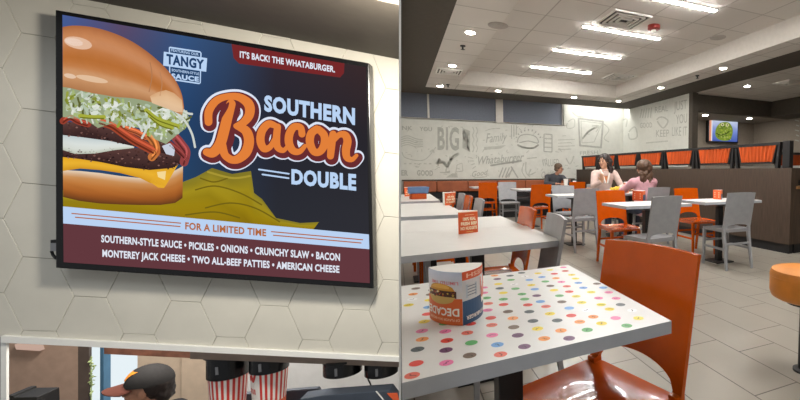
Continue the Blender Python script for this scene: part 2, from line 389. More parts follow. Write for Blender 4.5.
for k in range(9):
    a = PI * (0.12 + 0.76 * k / 8); mst([(528.5 - 12 * math.cos(a), 141.5 - 10.5 * math.sin(a)), (528.5 - 13.6 * math.cos(a), 141.5 - 12.5 * math.sin(a))], 0.6, 1)
mst([(524, 163), (522, 171), (526, 178)], 0.5); mst([(526, 162), (526, 172), (530, 177)], 0.5); mst([(531, 169), (529, 175), (536, 172)], 0.6)
mst([(527, 158.5), (537, 157.5)], 0.5)
mst([(544, 134), (552, 134.5), (552, 152), (544, 151.5)], 0.5, 1, True, False)
for k in range(3): mst([(544, 138.5 + k * 4.3), (552, 138.8 + k * 4.3)], 0.4, 1)
for k in range(3): mst([(546.5 + k * 1.8, 137.5), (546.5 + k * 1.8, 140)], 0.3)
mtext('VALUED', (542, 166.5), (559, 166), 7, 1, 0.0); mtext('Quality', (541.5, 178), (556, 175), 6, 1, 0.0, 0.25)
for k in range(4): mst([(558, 140 + k * 3.2), (575 - (k % 2) * 4, 139.4 + k * 3.2)], 0.4, 0)
mst([(568, 122), (574, 119), (574, 127), (567, 128)], 0.4, 0, True); mst([(572, 112), (577, 116), (584, 117)], 0.7); mst([(566, 158), (570, 164), (574, 156)], 0.6)
mst([(578.5, 118.5), (603, 121.5), (601, 147.5), (580, 145.5)], 0.9, 1, True, False); mst([(581, 121), (602, 123.5), (594, 142), (582, 143)], 0.4, 0, True, False)
mst([(583, 138), (589, 131), (597, 127)], 1.0, 0); mst([(592, 126), (599, 126), (596, 132)], 0.6)
mtext('FRESH', (580, 155), (598, 154), 3.6, 1, 0.0); mst([(604, 124), (609, 130), (604, 138), (609, 142)], 0.5)
random.seed(21)
for k in range(95):
    x = random.uniform(404, 612); y = random.uniform(max(124, 120 + (x - 400) * 0.03), 176)
    a = random.uniform(0, PI); l = random.uniform(1.2, 4.2)
    mst([(x, y), (x + l * math.cos(a), y + l * math.sin(a) * 0.8)], 0.35, 0)
o = mu.build('mural_lettering', [M['mural_ink'], M['mural_dark']], wb)
def WR(x, y): return U(x, y, X=XW - 0.004)
ms = MB()
for s, a, b, c in (('JUST', (674, 111), (687, 108.5), 9), ('YOU', (676, 124), (687, 122.5), 9), ('LIKE IT', (672, 136), (687, 135.5), 9), ('KEEP', (656, 137), (669, 136.6), 7), ('REAL', (655, 113), (668, 111), 6), ('GOOD', (640, 128), (652, 127.4), 5)):
    text_px(ms, s, a, b, c, WR, None, 1, 0.0)
for k in range(5): stroke(ms, [(640 + k * 2.6, 118), (642 + k * 2.4, 109 - k * 0.4)], 0.5, WR, None, 0, smooth=False)
stroke(ms, [(629, 132), (635, 127), (637, 137), (630, 139)], 0.7, WR, None, 0, closed=True); stroke(ms, [(646, 143), (668, 141)], 0.6, WR, None, 0)
stroke(ms, [(657, 120), (662, 117), (668, 121), (663, 128)], 0.7, WR, None, 0, closed=True); stroke(ms, [(621, 121), (627, 119), (626, 127)], 0.6, WR, None, 0)
ms.build('mural_lettering', [M['mural_ink'], M['mural_dark']], wr)

# next area: dark header, alcove, walls
mb = MB(); mb.box((XW + 0.15, 7.35, 2.41), (9.4, 7.5, ZS + 0.3)); mb.box((8.25, -1.6, 2.41), (9.4, 7.35, ZS + 0.3)); struct('trim_4', mb, M['soffit'], 'dark header across the area behind the low wall')
mb = MB(); mb.box((XW + 0.15, 7.5, 2.41), (9.4, 8.75, 2.45)); struct('ceiling.003', mb, M['dark_wall'], 'low ceiling of the recess that holds the small screen')
mb = MB(); mb.box((XW + 0.15, 8.6, 0), (9.4, 8.75, 2.41)); struct('wall_recess', mb, M['dark_wall'], 'grey wall behind the small screen')
mb = MB(); mb.box((9.0, -1.6, 0), (9.15, 8.6, 2.41)); we = struct('wall_far', mb, M['dark_wall'], 'grey wall at the far right beyond the low wall')
ms = MB(); ms.box((8.985, 5.2, 1.5), (8.999, 6.9, 2.38)); ms.build('mural_panel', M['mural_wall'], we)
ms = MB()
for k in range(5): stroke(ms, [(795 + (k % 2), 120 + k * 5), (799, 121 + k * 5)], 0.5, lambda x, y: U(x, y, X=8.982), None, 0)
ms.build('mural_lettering', [M['mural_ink']], we)
# white divider between the two rooms
NP = ray(400, 400).cross(ray(400, 0)).normalized(); NP = NP if NP.x > 0 else -NP
def dv(y, z, d=0.0): return (d - NP.y * y - NP.z * (z - CAMH)) / NP.x      # x of the dividing wall's plane
mb = MB(); DT = 0.0014
q = lambda z: [(dv(0.66, z, -DT), 0.66, z), (dv(0.66, z, DT), 0.66, z), (dv(10.45, z, DT), 10.45, z), (dv(10.45, z, -DT), 10.45, z)]
mb.hexa(q(-1.75), q(3.4)); struct('wall_divider', mb, M['frame_white'], 'thin white dividing wall between the counter area and the dining room')

# low wood wall + fabric panels
HX = 4.63
mb = MB(); mb.box((HX, 3.77, 0.13), (HX + 0.14, YW - 0.005, 1.14), 0); mb.box((HX + 0.03, 3.8, 0), (HX + 0.11, YW - 0.005, 0.13), 1)
mb.box((HX + 0.14, 3.77, 0.13), (6.4, 3.95, 0.86), 0); mb.box((HX + 0.14, 3.80, 0.0), (6.4, 3.9, 0.13), 1); mb.box((HX + 0.14, 3.95, 0.86), (6.4, 4.0, 1.14), 1); mb.box((HX + 0.1, 3.74, 0.865), (6.4, 3.95, 0.9), 2)
mb.box((HX + 0.14, 3.77, 0.985), (6.4, 3.95, 1.14), 0)
M['ledge'] = pmat('wood_ledge', rgb(150, 104, 64), 0.5, noise=0.12, nscale=14, stretch=(0.5, 5, 5))
M['black_base'] = pmat('black_baseboard', rgb(26, 26, 28), 0.5, noise=0.04)
struct('wall_low', mb, [M['wood'], M['black_base'], M['ledge']], 'low dark wood wall with black base carrying the orange panels')
ys = [3.98, 4.80, 5.68, 6.55, 7.41, 8.30, 9.2, 10.05]
NUM = ['nearest to the camera', 'second from the near end', 'third from the near end', 'fourth from the near end', 'fifth from the near end', 'behind the cream hoodie woman', 'farthest, by the back wall']
for i in range(7):
    y0, y1 = ys[i] + 0.02, ys[i + 1] - 0.02
    t = thing('screen_panel', 'orange screen panel in black frame on low wall, ' + NUM[i], 'screen panel', (HX + 0.07, (y0 + y1) / 2, 1.14), 0, 'orange panels along the low wall', True)
    mb = MB(); n = 40
    for k in range(n):
        a0, a1 = k / n, (k + 1) / n
        def pt(a, top, dx): yt = y0 + 0.045 + (y1 - y0 - 0.09) * a; yb = y0 + 0.11 + (y1 - y0 - 0.22) * a; return (HX + 0.07 + dx, yt if top else yb, 1.455 if top else 1.225)
        d = 0.024 * (k % 4 in (1, 2)); d2 = 0.024 * ((k + 1) % 4 in (1, 2))
        mb.hexa([pt(a0, 0, -0.015 - d), pt(a1, 0, -0.015 - d2), pt(a1, 0, 0.015), pt(a0, 0, 0.015)], [pt(a0, 1, -0.015 - d), pt(a1, 1, -0.015 - d2), pt(a1, 1, 0.015), pt(a0, 1, 0.015)])
    mb.build('fabric', M['orange_fabric'], t)
    mb = MB(); mb.box((HX + 0.03, y0 - 0.02, 1.45), (HX + 0.11, y1 + 0.02, 1.49)); mb.box((HX + 0.04, y0 + 0.1, 1.2), (HX + 0.10, y1 - 0.1, 1.228))
    for s, yy in ((1, y0), (-1, y1)):
        mb.hexa([(HX + 0.04, yy + s * 0.015, 1.14), (HX + 0.10, yy + s * 0.015, 1.14), (HX + 0.10, yy + s * 0.06, 1.14), (HX + 0.04, yy + s * 0.06, 1.14)],
                [(HX + 0.04, yy - s * 0.01, 1.45), (HX + 0.10, yy - s * 0.01, 1.45), (HX + 0.10, yy + s * 0.025, 1.45), (HX + 0.04, yy + s * 0.025, 1.45)])
        mb.hexa([(HX + 0.045, yy + s * 0.10, 1.2), (HX + 0.095, yy + s * 0.10, 1.2), (HX + 0.095, yy + s * 0.125, 1.2), (HX + 0.045, yy + s * 0.125, 1.2)],
                [(HX + 0.045, yy + s * 0.04, 1.45), (HX + 0.095, yy + s * 0.04, 1.45), (HX + 0.095, yy + s * 0.065, 1.45), (HX + 0.045, yy + s * 0.065, 1.45)])
    mb.build('frame', M['black'], t)
mb = MB(); mb.box((HX + 0.03, 3.83, 1.14), (HX + 0.11, 3.94, 1.5)); tag(mb.build('end_post', M['black'], bevel=0.005), 'thick black end post standing on near end of the low wood wall', 'post')
t = thing('screen_panel', 'orange pleated screen panel far right beyond the thick black post', 'screen panel', (7.6, 6.0, 1.14), 0, None, True)
mb = MB()
for k in range(16): mb.box((7.0 + k * 0.075, 5.98 - 0.012 * (k % 2), 1.2), (7.075 + k * 0.075, 6.02, 1.43))
mb.build('fabric', M['orange_fabric'], t)
mb = MB(); mb.box((6.9, 5.96, 1.43), (8.3, 6.04, 1.48)); mb.box((6.9, 5.96, 1.14), (8.3, 6.04, 1.17))
for x in (6.9, 8.2): mb.box((x, 5.96, 1.17), (x + 0.08, 6.04, 1.43))
mb.build('frame', M['black'], t)
mb = MB(); mb.box((6.85, 5.93, 0), (8.35, 6.07, 1.14)); struct('wall_low.001', mb, M['wood'], 'second low wood wall at the far right')

mb = MB(); mb.box((HX + 0.145, 4.02, 1.142), (HX + 0.55, YW - 0.3, 1.175)); mb.box((HX + 0.2, 4.2, 0), (HX + 0.5, YW - 0.4, 1.142)); struct('trim_12', mb, M['frame_white'], 'white ledge behind the low wood wall')
# the whole low wall runs slightly askew to the room
bpy.context.view_layer.update()
PV = V((HX, 3.77, 0)); TH = math.atan(0.042); RM = Matrix.Rotation(TH, 3, 'Z')
for o in list(bpy.data.objects):
    if o.name in ('wall_low', 'trim_12', 'end_post') or (o.name.startswith('screen_panel') and o.get('group')):
        o.location = PV + RM @ (V(o.location) - PV); o.rotation_euler.z = TH
# small wall screen
t = thing('wall_screen', 'small wall screen showing green burger picture beyond low wall', 'screen', tuple(U(722, 143, Y=8.55)), 0, None, True)
q = [U(707.5, 118.5, Y=8.54), U(737.5, 120.5, Y=8.54), U(737.5, 143.2, Y=8.54), U(707.5, 143.2, Y=8.54)]
x0, x1, z0, z1 = q[0].x, q[1].x, q[2].z, q[0].z
mb = MB(); mb.box((x0, 8.5, z0), (x1, 8.6, z1)); mb.build('frame', M['black'], t, bevel=0.006)
mb = MB(); W2 = lambda x, y, k=0: V((x0 + 0.03 + (x1 - x0 - 0.06) * x, 8.498 - 0.001 * k, z1 - 0.03 - (z1 - z0 - 0.06) * y))
gridpatch(mb, [(i / 8, 0) for i in range(9)], [(i / 8, 1) for i in range(9)], 6, W2, [rgb(196, 205, 225), rgb(120, 140, 205), rgb(70, 92, 170)], 0.2)
f2 = lambda x, y: W2(x, y, 2)
fillpoly(mb, [(0.0, 0), (0.07, 0), (0.07, 1), (0, 1)], f2, rgb(225, 150, 120)); fillpoly(mb, [(0.07, 0), (0.1, 0), (0.1, 1), (0.07, 1)], f2, rgb(235, 235, 235))
fillpoly(mb, catmull([(0.2, 0.62), (0.26, 0.3), (0.42, 0.1), (0.66, 0.08), (0.8, 0.3), (0.82, 0.6), (0.72, 0.92), (0.45, 0.97), (0.26, 0.85)], 5, True), f2, rgb(120, 140, 52))
f3 = lambda x, y: W2(x, y, 3)
random.seed(3)
for k in range(60):
    x, y = random.uniform(0.28, 0.76), random.uniform(0.2, 0.9); s = random.uniform(0.02, 0.06)
    fillpoly(mb, [(x - s, y), (x, y - s), (x + s, y + 0.2 * s), (x, y + s)], f3, random.choice([rgb(150, 165, 60), rgb(80, 98, 40), rgb(165, 175, 90), rgb(98, 120, 45)]))
for x in (0.45, 0.62): fillpoly(mb, [(x + 0.06 * math.cos(a * PI / 5), 0.2 + 0.08 * math.sin(a * PI / 5)) for a in range(10)], lambda x, y: W2(x, y, 4), rgb(205, 205, 150)); fillpoly(mb, [(x + 0.025 * math.cos(a * PI / 4), 0.2 + 0.035 * math.sin(a * PI / 4)) for a in range(8)], lambda x, y: W2(x, y, 5), rgb(30, 34, 20))
stroke(mb, [(0.24, 0.62), (0.4, 0.7), (0.6, 0.6), (0.7, 0.5)], 0.02, lambda x, y: W2(x, y, 4), rgb(54, 66, 28))
mb.build('picture', M['screen'], t)

# ------------------------------------------------------------------ ceiling fittings
for i, (y, w) in enumerate(((4.06, 'nearest row in view, at the top edge'), (5.26, 'second row back, beside the red alarm'), (6.46, 'third row back'), (7.68, 'farthest row, near the back soffit'), (3.0, 'added out of view ahead of the camera'), (1.66, 'added out of view above the front tables'), (0.46, 'added out of view above the camera'))):  # last three rows are added out of view to light the front
    t = thing('linear_ceiling_light', 'white linear ceiling light, ' + w, 'ceiling light', (2.95, y, ZC - 0.02), 0, 'linear lights across the raised ceiling')
    mb = MB(); mb.box((-0.62, -0.036, 0.004), (0.62, 0.036, 0.02)); mb.build('trim', M['frame_white'], t)
    mb = MB(); mb.box((-0.61, -0.028, -0.004), (0.61, 0.028, 0.004)); mb.build('diffuser', M['lamp'], t)
cans = [(0.87, 5.33, 'nearest on left border'), (0.87, 7.1, 'second on left border, by the sprinkler'), (0.85, 8.88, 'in far left corner of border'), (1.99, 8.88, 'left one on back border'), (3.71, 8.88, 'right one on back border'),
        (4.86, 5.33, 'nearest on right border'), (4.86, 7.1, 'second on right border'), (4.86, 8.88, 'in far right corner of border'), (6.31, 6.23, 'on tiled ceiling behind the dark band'), (0.87, 3.55, 'left border above the photo'), (4.86, 3.55, 'right border above the photo')]
for x, y, w in cans:
    t = thing('downlight', 'round recessed downlight, ' + w, 'downlight', (x, y, ZS - 0.01), 0, 'round downlights in the ceiling border')
    mb = MB(); mb.lathe([(0.068, 0.0), (0.068, 0.012)], n=20); mb.build('trim_ring', M['frame_white'], t)
    mb = MB(); mb.lathe([(0.05, -0.004), (0.05, 0.0)], n=20); mb.build('lamp', M['can'], t)
for x, y, w in ((6.55, 7.75, 'left of small screen'), (7.95, 7.75, 'right of small screen')):
    t = thing('downlight', 'round downlight in low recess ceiling, ' + w, 'downlight', (x, y, 2.40), 0, 'downlights above the small screen')
    mb = MB(); mb.lathe([(0.08, 0.0), (0.08, 0.01)], n=20); mb.build('trim_ring', M['frame_white'], t)
    mb = MB(); mb.lathe([(0.058, -0.004), (0.058, 0.0)], n=20); mb.build('lamp', M['can'], t)
for x, y, z, w in ((2.72, 4.84, ZC, 'square ceiling air vent beside the red alarm'), (4.25, 7.75, ZC, 'ceiling air vent at far right of raised ceiling'), (0.87, 7.54, ZS, 'ceiling air vent on left border'), (6.75, 5.64, ZS, 'ceiling air vent on tiled ceiling far right')):
    t = thing('ceiling_vent', w, 'air vent', (x, y, z - 0.012), 0, 'ceiling air vents')
    s = 0.27 if z == ZC else 0.2
    mb = MB()
    for k in range(4):
        r = s - k * s / 4.4; mb.add([], [])
        for sx in (0, 1, 2, 3):
            a = sx * PI / 2; c, d = math.cos(a), math.sin(a); R = lambda x, y: (x * c - y * d, x * d + y * c)
            P = [(r, -r), (r, r), (r - 0.02, r - 0.02), (r - 0.02, -r + 0.02)]
            mb.hexa([(*R(*p), -0.008 - 0.004 * k) for p in P], [(*R(*p), 0.012) for p in P])
    mb.build('louvre', M['frame_white'], t)
    mb = MB(); mb.box((-s + 0.01, -s + 0.01, 0.004), (s - 0.01, s - 0.01, 0.011)); mb.build('duct_opening', M['black'], t)
t = thing('fire_alarm', 'dark red round fire alarm on raised ceiling', 'alarm', (3.2, 4.86, ZC - 0.06))
mb = MB(); mb.lathe([(0.05, 0.0), (0.085, 0.012), (0.085, 0.06)], n=20); mb.build('housing', M['red_plastic'], t, smooth=40)
mb = MB(); mb.lathe([(0.01, -0.035), (0.03, -0.02), (0.034, 0.0)], n=14); mb.build('strobe_lens', M['frame_white'], t, smooth=40)
for (x, y, z, w) in ((4.32, 4.86, ZC, 'round grey ceiling speaker beside right step'), (1.12, 4.95, ZS, 'round grey ceiling speaker at top of left border')):
    mb = MB(); mb.lathe([(0.1, -0.012), (0.115, -0.006), (0.115, 0.0)], (0, 0, 0), 24); o = mb.build('ceiling_speaker', M['grey_plastic'], smooth=40); o.location = (x, y, z); tag(o, w, 'speaker', 'round ceiling speakers')
for x, y, w in ((0.87, 5.95, 'on left border between two downlights'), (0.98, 8.7, 'at far left corner'), (4.84, 5.95, 'on right border')):
    mb = MB(); mb.lathe([(0.03, -0.05), (0.012, -0.045), (0.012, -0.012), (0.035, -0.01), (0.035, 0.004)], n=12); o = mb.build('ceiling_sprinkler', M['black']); o.location = (x, y, ZS); tag(o, 'small ceiling sprinkler head ' + w, 'sprinkler', 'sprinkler heads')

# ------------------------------------------------------------------ chairs
def make_chair(mt, name, label, loc, rz, arch=0.06):
    t = thing(name, label, 'chair', loc, rz)
    W, SZ, TOP = 0.38, 0.455, 0.86
    yb = lambda z: -0.185 - 0.075 * (z - 0.45) / 0.41
    # back panel with arched cut-out
    xs = sorted(set([round(-W / 2 + W * i / 24, 4) for i in range(25)] + [-0.156, 0.156]))
    zb = lambda x: 0.43 if abs(x) > 0.1561 else 0.475 + arch * math.sqrt(max(0.0, 1 - (x / 0.156) ** 2))
    mb = MB(); cols = []
    for x in xs:
        c = []
        for k in range(9):
            z = zb(x) + (TOP + 0.006 * (1 - (x / 0.19) ** 2) - zb(x)) * k / 8
            y = yb(z) - 0.012 * (1 - (2 * x / W) ** 2); c.append((V((x, y + 0.008, z)), V((x, y - 0.008, z))))
        cols.append(c)
    def add(a, b):
        n = len(mb.v); vs = [p for c in (a, b) for pr in c for p in pr]; K = len(a); fs = []
        for k in range(K - 1):
            i = 2 * k; j = 2 * K + 2 * k
            fs += [(i, j, j + 2, i + 2), (i + 1, i + 3, j + 3, j + 1)]
        e = 2 * (K - 1); fs += [(0, 1, 2 * K + 1, 2 * K), (e, 2 * K + e, 2 * K + e + 1, e + 1)]
        mb.add(vs, fs)
    for i in range(len(cols) - 1): add(cols[i], cols[i + 1])
    for c, fl in ((cols[0], 0), (cols[-1], 1)):
        vs = [p for pr in c for p in pr]; mb.add(vs, [(2 * k, 2 * k + 2, 2 * k + 3, 2 * k + 1) if fl else (2 * k, 2 * k + 1, 2 * k + 3, 2 * k + 2) for k in range(8)])
    bmo = mb.build('backrest', mt, t); b2 = bmesh.new(); b2.from_mesh(bmo.data); bmesh.ops.remove_doubles(b2, verts=b2.verts, dist=1e-5); bmesh.ops.recalc_face_normals(b2, faces=b2.faces); b2.to_mesh(bmo.data); b2.free()
    for p in bmo.data.polygons: p.use_smooth = True
    bmo.data.set_sharp_from_angle(angle=math.radians(40))
    # dished seat
    mb = MB(); nx, ny = 16, 16; D = 0.40
    def sp(i, j, top):
        a, b = 2 * i / nx - 1, 2 * j / ny - 1
        q = max(abs(a), abs(b)); ex = 12.0; r = (abs(a) ** ex + abs(b) ** ex) ** (1 / ex) or 1
        a2, b2_ = (a * q / r, b * q / r)
        x = a2 * W / 2; y = b2_ * D / 2 + 0.0
        if not top: return V((x * 0.97, y * 0.97, SZ - 0.038))
        e = max(0, 1 - max(abs(a), abs(b)) ** 6)
        dz = -0.016 * e * (0.35 + 0.65 * (math.cos(a * PI * 1.0 - PI) * 0.5 + 0.5) if b > -0.4 else 0.6)
        return V((x, y, SZ + dz - 0.012 * max(0, b - 0.7) / 0.3 * (1 if b > 0.7 else 0)))
    T = [[sp(i, j, True) for j in range(ny + 1)] for i in range(nx + 1)]; B = [[sp(i, j, False) for j in range(ny + 1)] for i in range(nx + 1)]
    for i in range(nx):
        for j in range(ny):
            mb.flat([T[i][j], T[i + 1][j], T[i + 1][j + 1], T[i][j + 1]]); mb.flat([B[i][j], B[i][j + 1], B[i + 1][j + 1], B[i + 1][j]])
    for k in range(nx):
        mb.flat([B[k][0], B[k + 1][0], T[k + 1][0], T[k][0]]); mb.flat([B[k + 1][ny], B[k][ny], T[k][ny], T[k + 1][ny]])
        mb.flat([B[0][k + 1], B[0][k], T[0][k], T[0][k + 1]]); mb.flat([B[nx][k], B[nx][k + 1], T[nx][k + 1], T[nx][k]])
    so = mb.build('seat', M['orange_gloss'] if mt is M['orange'] else mt, t); b2 = bmesh.new(); b2.from_mesh(so.data); bmesh.ops.remove_doubles(b2, verts=b2.verts, dist=1e-5); b2.to_mesh(so.data); b2.free()
    for p in so.data.polygons: p.use_smooth = True
    so.data.set_sharp_from_angle(angle=math.radians(50))
    for s in (-1, 1):
        mb = MB(); mb.bar((s * 0.168, 0.170, SZ - 0.03), (s * 0.173, 0.178, 0), 0.034, 0.034, 0.026, 0.026); mb.build('leg', mt, t, bevel=0.004)
        mb = MB(); mb.bar((s * 0.172, -0.183, 0.47), (s * 0.172, -0.19, 0.36), 0.034, 0.036, 0.034, 0.034); mb.bar((s * 0.172, -0.19, 0.37), (s * 0.175, -0.25, 0), 0.034, 0.034, 0.026, 0.026); mb.build('leg', mt, t, bevel=0.004)
        mb = MB(); mb.bar((s * 0.171, -0.21, 0.225), (s * 0.171, 0.172, 0.225), 0.016, 0.026); mb.build('stretcher', mt, t, bevel=0.003)
    mb = MB(); mb.bar((-0.18, 0.172, 0.285), (0.18, 0.172, 0.285), 0.024, 0.016, xdir=V((0, 0, 1))); mb.build('stretcher', mt, t, bevel=0.003)
    mb = MB(); mb.bar((-0.18, -0.205, 0.285), (0.18, -0.205, 0.285), 0.024, 0.016, xdir=V((0, 0, 1))); mb.build('stretcher', mt, t, bevel=0.003)
    return t
D = math.radians
oc = make_chair(M['orange'], 'dining_chair', 'glossy orange chair in foreground at the dotted table', (0.470, 1.035, 0), D(107))
gc = make_chair(M['gray'], 'dining_chair', 'grey chair nearest the low wall, pulled up to right table', (3.44, 3.68, 0), D(-4), 0.03)
G = 'dining chairs'
oc['group'] = G; gc['group'] = G
CH = [('g', 0.51, 2.12, 84, 'blue-grey chair at right side of second table behind dotted one'),
      ('o', 0.505, 2.62, 88, 'orange chair beyond blue-grey chair at second table'),
      ('g', 0.38, 3.62, 90, 'grey chair at near right side of third white table'),
      ('o', 0.37, 4.13, 90, 'orange chair at middle of right side of third white table'),
      ('g', 0.37, 4.60, 90, 'dark grey chair at far right side of third white table'),
      ('o', 0.34, 5.10, 90, 'orange chair behind small sign of third table'),
      ('g', 2.27, 3.50, 8, 'grey chair at near side of middle table, back towards camera'),
      ('o', 2.34, 4.25, 176, 'orange chair at far side of middle table'),
      ('o', 3.60, 4.40, 176, 'orange chair at far side of right table by the low wall'),
      ('g', 2.295, 5.36, 4, 'grey chair at near side of second middle table, left of orange chair'),
      ('g', 2.42, 6.02, 180, 'light grey chair at far side of second middle table'),
      ('g', 3.48, 5.36, 0, 'grey chair under the woman in the pink top'),
      ('g', 3.30, 6.62, 180, 'grey chair under the woman in the cream hoodie'),
      ('o', 2.30, 7.32, 4, 'orange chair at near side of third middle table'),
      ('g', 2.13, 8.62, 176, 'grey chair at far side of third middle table'),
      ('o', 1.73, 9.06, 0, 'orange chair facing the booth, left of grey chair'),
      ('o', 3.58, 8.66, 0, 'orange chair with back to camera at table of person in glasses'),
      ]
for k, x, y, a, lab in CH:
    dup(oc if k == 'o' else gc, (x, y, 0), D(a), lab, G)

# ------------------------------------------------------------------ tables
def print_dots(mb):
    # coloured dots printed on the front table
    random.seed(11)
    cols = [rgb(226, 62, 48), rgb(92, 172, 98), rgb(240, 216, 40), rgb(104, 164, 222), rgb(236, 122, 172), rgb(112, 92, 74), rgb(242, 150, 62), rgb(110, 66, 106), rgb(76, 88, 92), rgb(238, 226, 60), rgb(230, 110, 90), rgb(243, 243, 243)]
    r = 0.0126; ci = 0
    ca, sa = math.cos(D(24)), math.sin(D(24))
    for i in range(-20, 40):
        for j in range(-20, 40):
            a, b = i * 0.056 + (j % 2) * 0.028, j * 0.047
            x = 0.02 + a * ca - b * sa; y = 0.76 + a * sa + b * ca
            x += random.uniform(-0.007, 0.007); y += random.uniform(-0.007, 0.007)
            if not (dv(y, 0.75) + 0.017 < x < 0.556 and 0.756 + 0.066 * x < y < 1.371 + 0.08 * x): continue
            c = random.choice(cols); n = 18
            mb.add([(x + r * math.cos(2 * PI * k / n), y + r * math.sin(2 * PI * k / n), 0.7503) for k in range(n)], [tuple(range(n))], 2, c)
            ang = random.uniform(0, PI); d = [q * 0.35 for q in c[:3]] + [1] if c != cols[-1] else rgb(70, 72, 80)
            if random.random() < 0.75 or c == cols[-1]:
                P = [(x + s * 0.0075 * math.cos(ang) + 0.002 * math.sin(7 * s + i) * -math.sin(ang), y + s * 0.0075 * math.sin(ang) + 0.002 * math.sin(7 * s + i) * math.cos(ang)) for s in (-1, -0.4, 0.2, 0.7)]
                stroke(mb, P, 0.0013, lambda u, v: V((u, v, 0.7506)), d, 2, 3)
def make_table(label, x0, x1, y0, y1, px=None, extra=None, yl=None):
    x0 = max(x0, dv(y1, 0.75, DT) + 0.004, dv(y0, 0.75, DT) + 0.004) if x0 < 0.1 else x0
    cx, cy = (x0 + x1) / 2, (y0 + y1) / 2
    t = thing('dining_table', label, 'table', (cx, cy, 0), 0, 'white dining tables', True)
    mb = MB(); yl0, yl1 = (yl if yl else (y0, y1)); xa, xb = ((dv(yl0, 0.75, DT) + 0.002, dv(yl1, 0.75, DT) + 0.002) if x0 < 0.2 else (x0, x0))
    mb.hexa([(xa, yl0, 0.72), (x1, y0, 0.72), (x1, y1, 0.72), (xb, yl1, 0.72)], [(xa, yl0, 0.75), (x1, y0, 0.75), (x1, y1, 0.75), (xb, yl1, 0.75)], 1); top = mb
    for i in range(len(top.f)): top.mi[i] = 0 if i == 1 else 1
    if extra: extra(mb)
    o = mb.build('tabletop', [M['top'], M['edge']] + ([M['print']] if extra else []), t)
    px = cx if px is None else px
    mb = MB(); mb.box((px - 0.033, cy - 0.033, 0.012), (px + 0.033, cy + 0.033, 0.70)); mb.build('post', M['black'], t, bevel=0.004)
    mb = MB(); hx = min(0.2, (x1 - x0) / 2 - 0.05); mb.hexa([(px - 0.05, cy - 0.05, 0.675), (px + 0.05, cy - 0.05, 0.675), (px + 0.05, cy + 0.05, 0.675), (px - 0.05, cy + 0.05, 0.675)], [(px - hx * 0.8, cy - 0.16, 0.72), (px + hx * 0.8, cy - 0.16, 0.72), (px + hx * 0.8, cy + 0.16, 0.72), (px - hx * 0.8, cy + 0.16, 0.72)]); mb.build('bracket', M['black'], t)
    mb = MB(); mb.box((px - 0.13, cy - 0.13, 0), (px + 0.13, cy + 0.13, 0.014)); mb.build('foot_plate', M['black'], t, bevel=0.004)
    return t, o
T1, t1top = make_table('white table strewn with coloured dots in the foreground', 0.006, 0.57, 0.78, 1.43, px=0.262, extra=print_dots, yl=(0.742, 1.385))
for lab, a in (('plain white table with orange sign just behind the dotted table', (0.006, 0.745, 1.96, 2.595, None, None, (1.87, 2.595))), ('plain white table pushed against far side of second table', (0.006, 0.73, 2.597, 3.24)),
               ('third white table along divider, near half, behind orange sign', (0.006, 0.5, 3.5, 4.2)), ('third white table along divider, far half', (0.006, 0.49, 4.202, 4.9)),
               ('fourth white table along divider, near the booth', (0.006, 0.47, 5.25, 6.05)), ('fifth white table along divider, farthest from camera', (0.006, 0.47, 6.08, 6.88)),
               ('white table with small sign left of the right grey chair', (3.09, 3.95, 3.62, 4.13)), ('white middle table between grey and orange chair', (2.04, 2.85, 3.56, 4.10)),
               ('white second middle table left of tall grey chair', (2.04, 2.75, 5.5, 6.02)), ('table with food between the two seated women', (3.05, 3.85, 5.62, 6.2)),
               ('white third middle table behind orange chair', (2.06, 2.75, 7.62, 8.3)), ('booth table at left, behind orange chair', (1.5, 2.2, 9.18, 9.78)),
               ('booth table in front of person with glasses', (3.1, 3.95, 8.95, 9.55))):
    make_table(lab, *a)
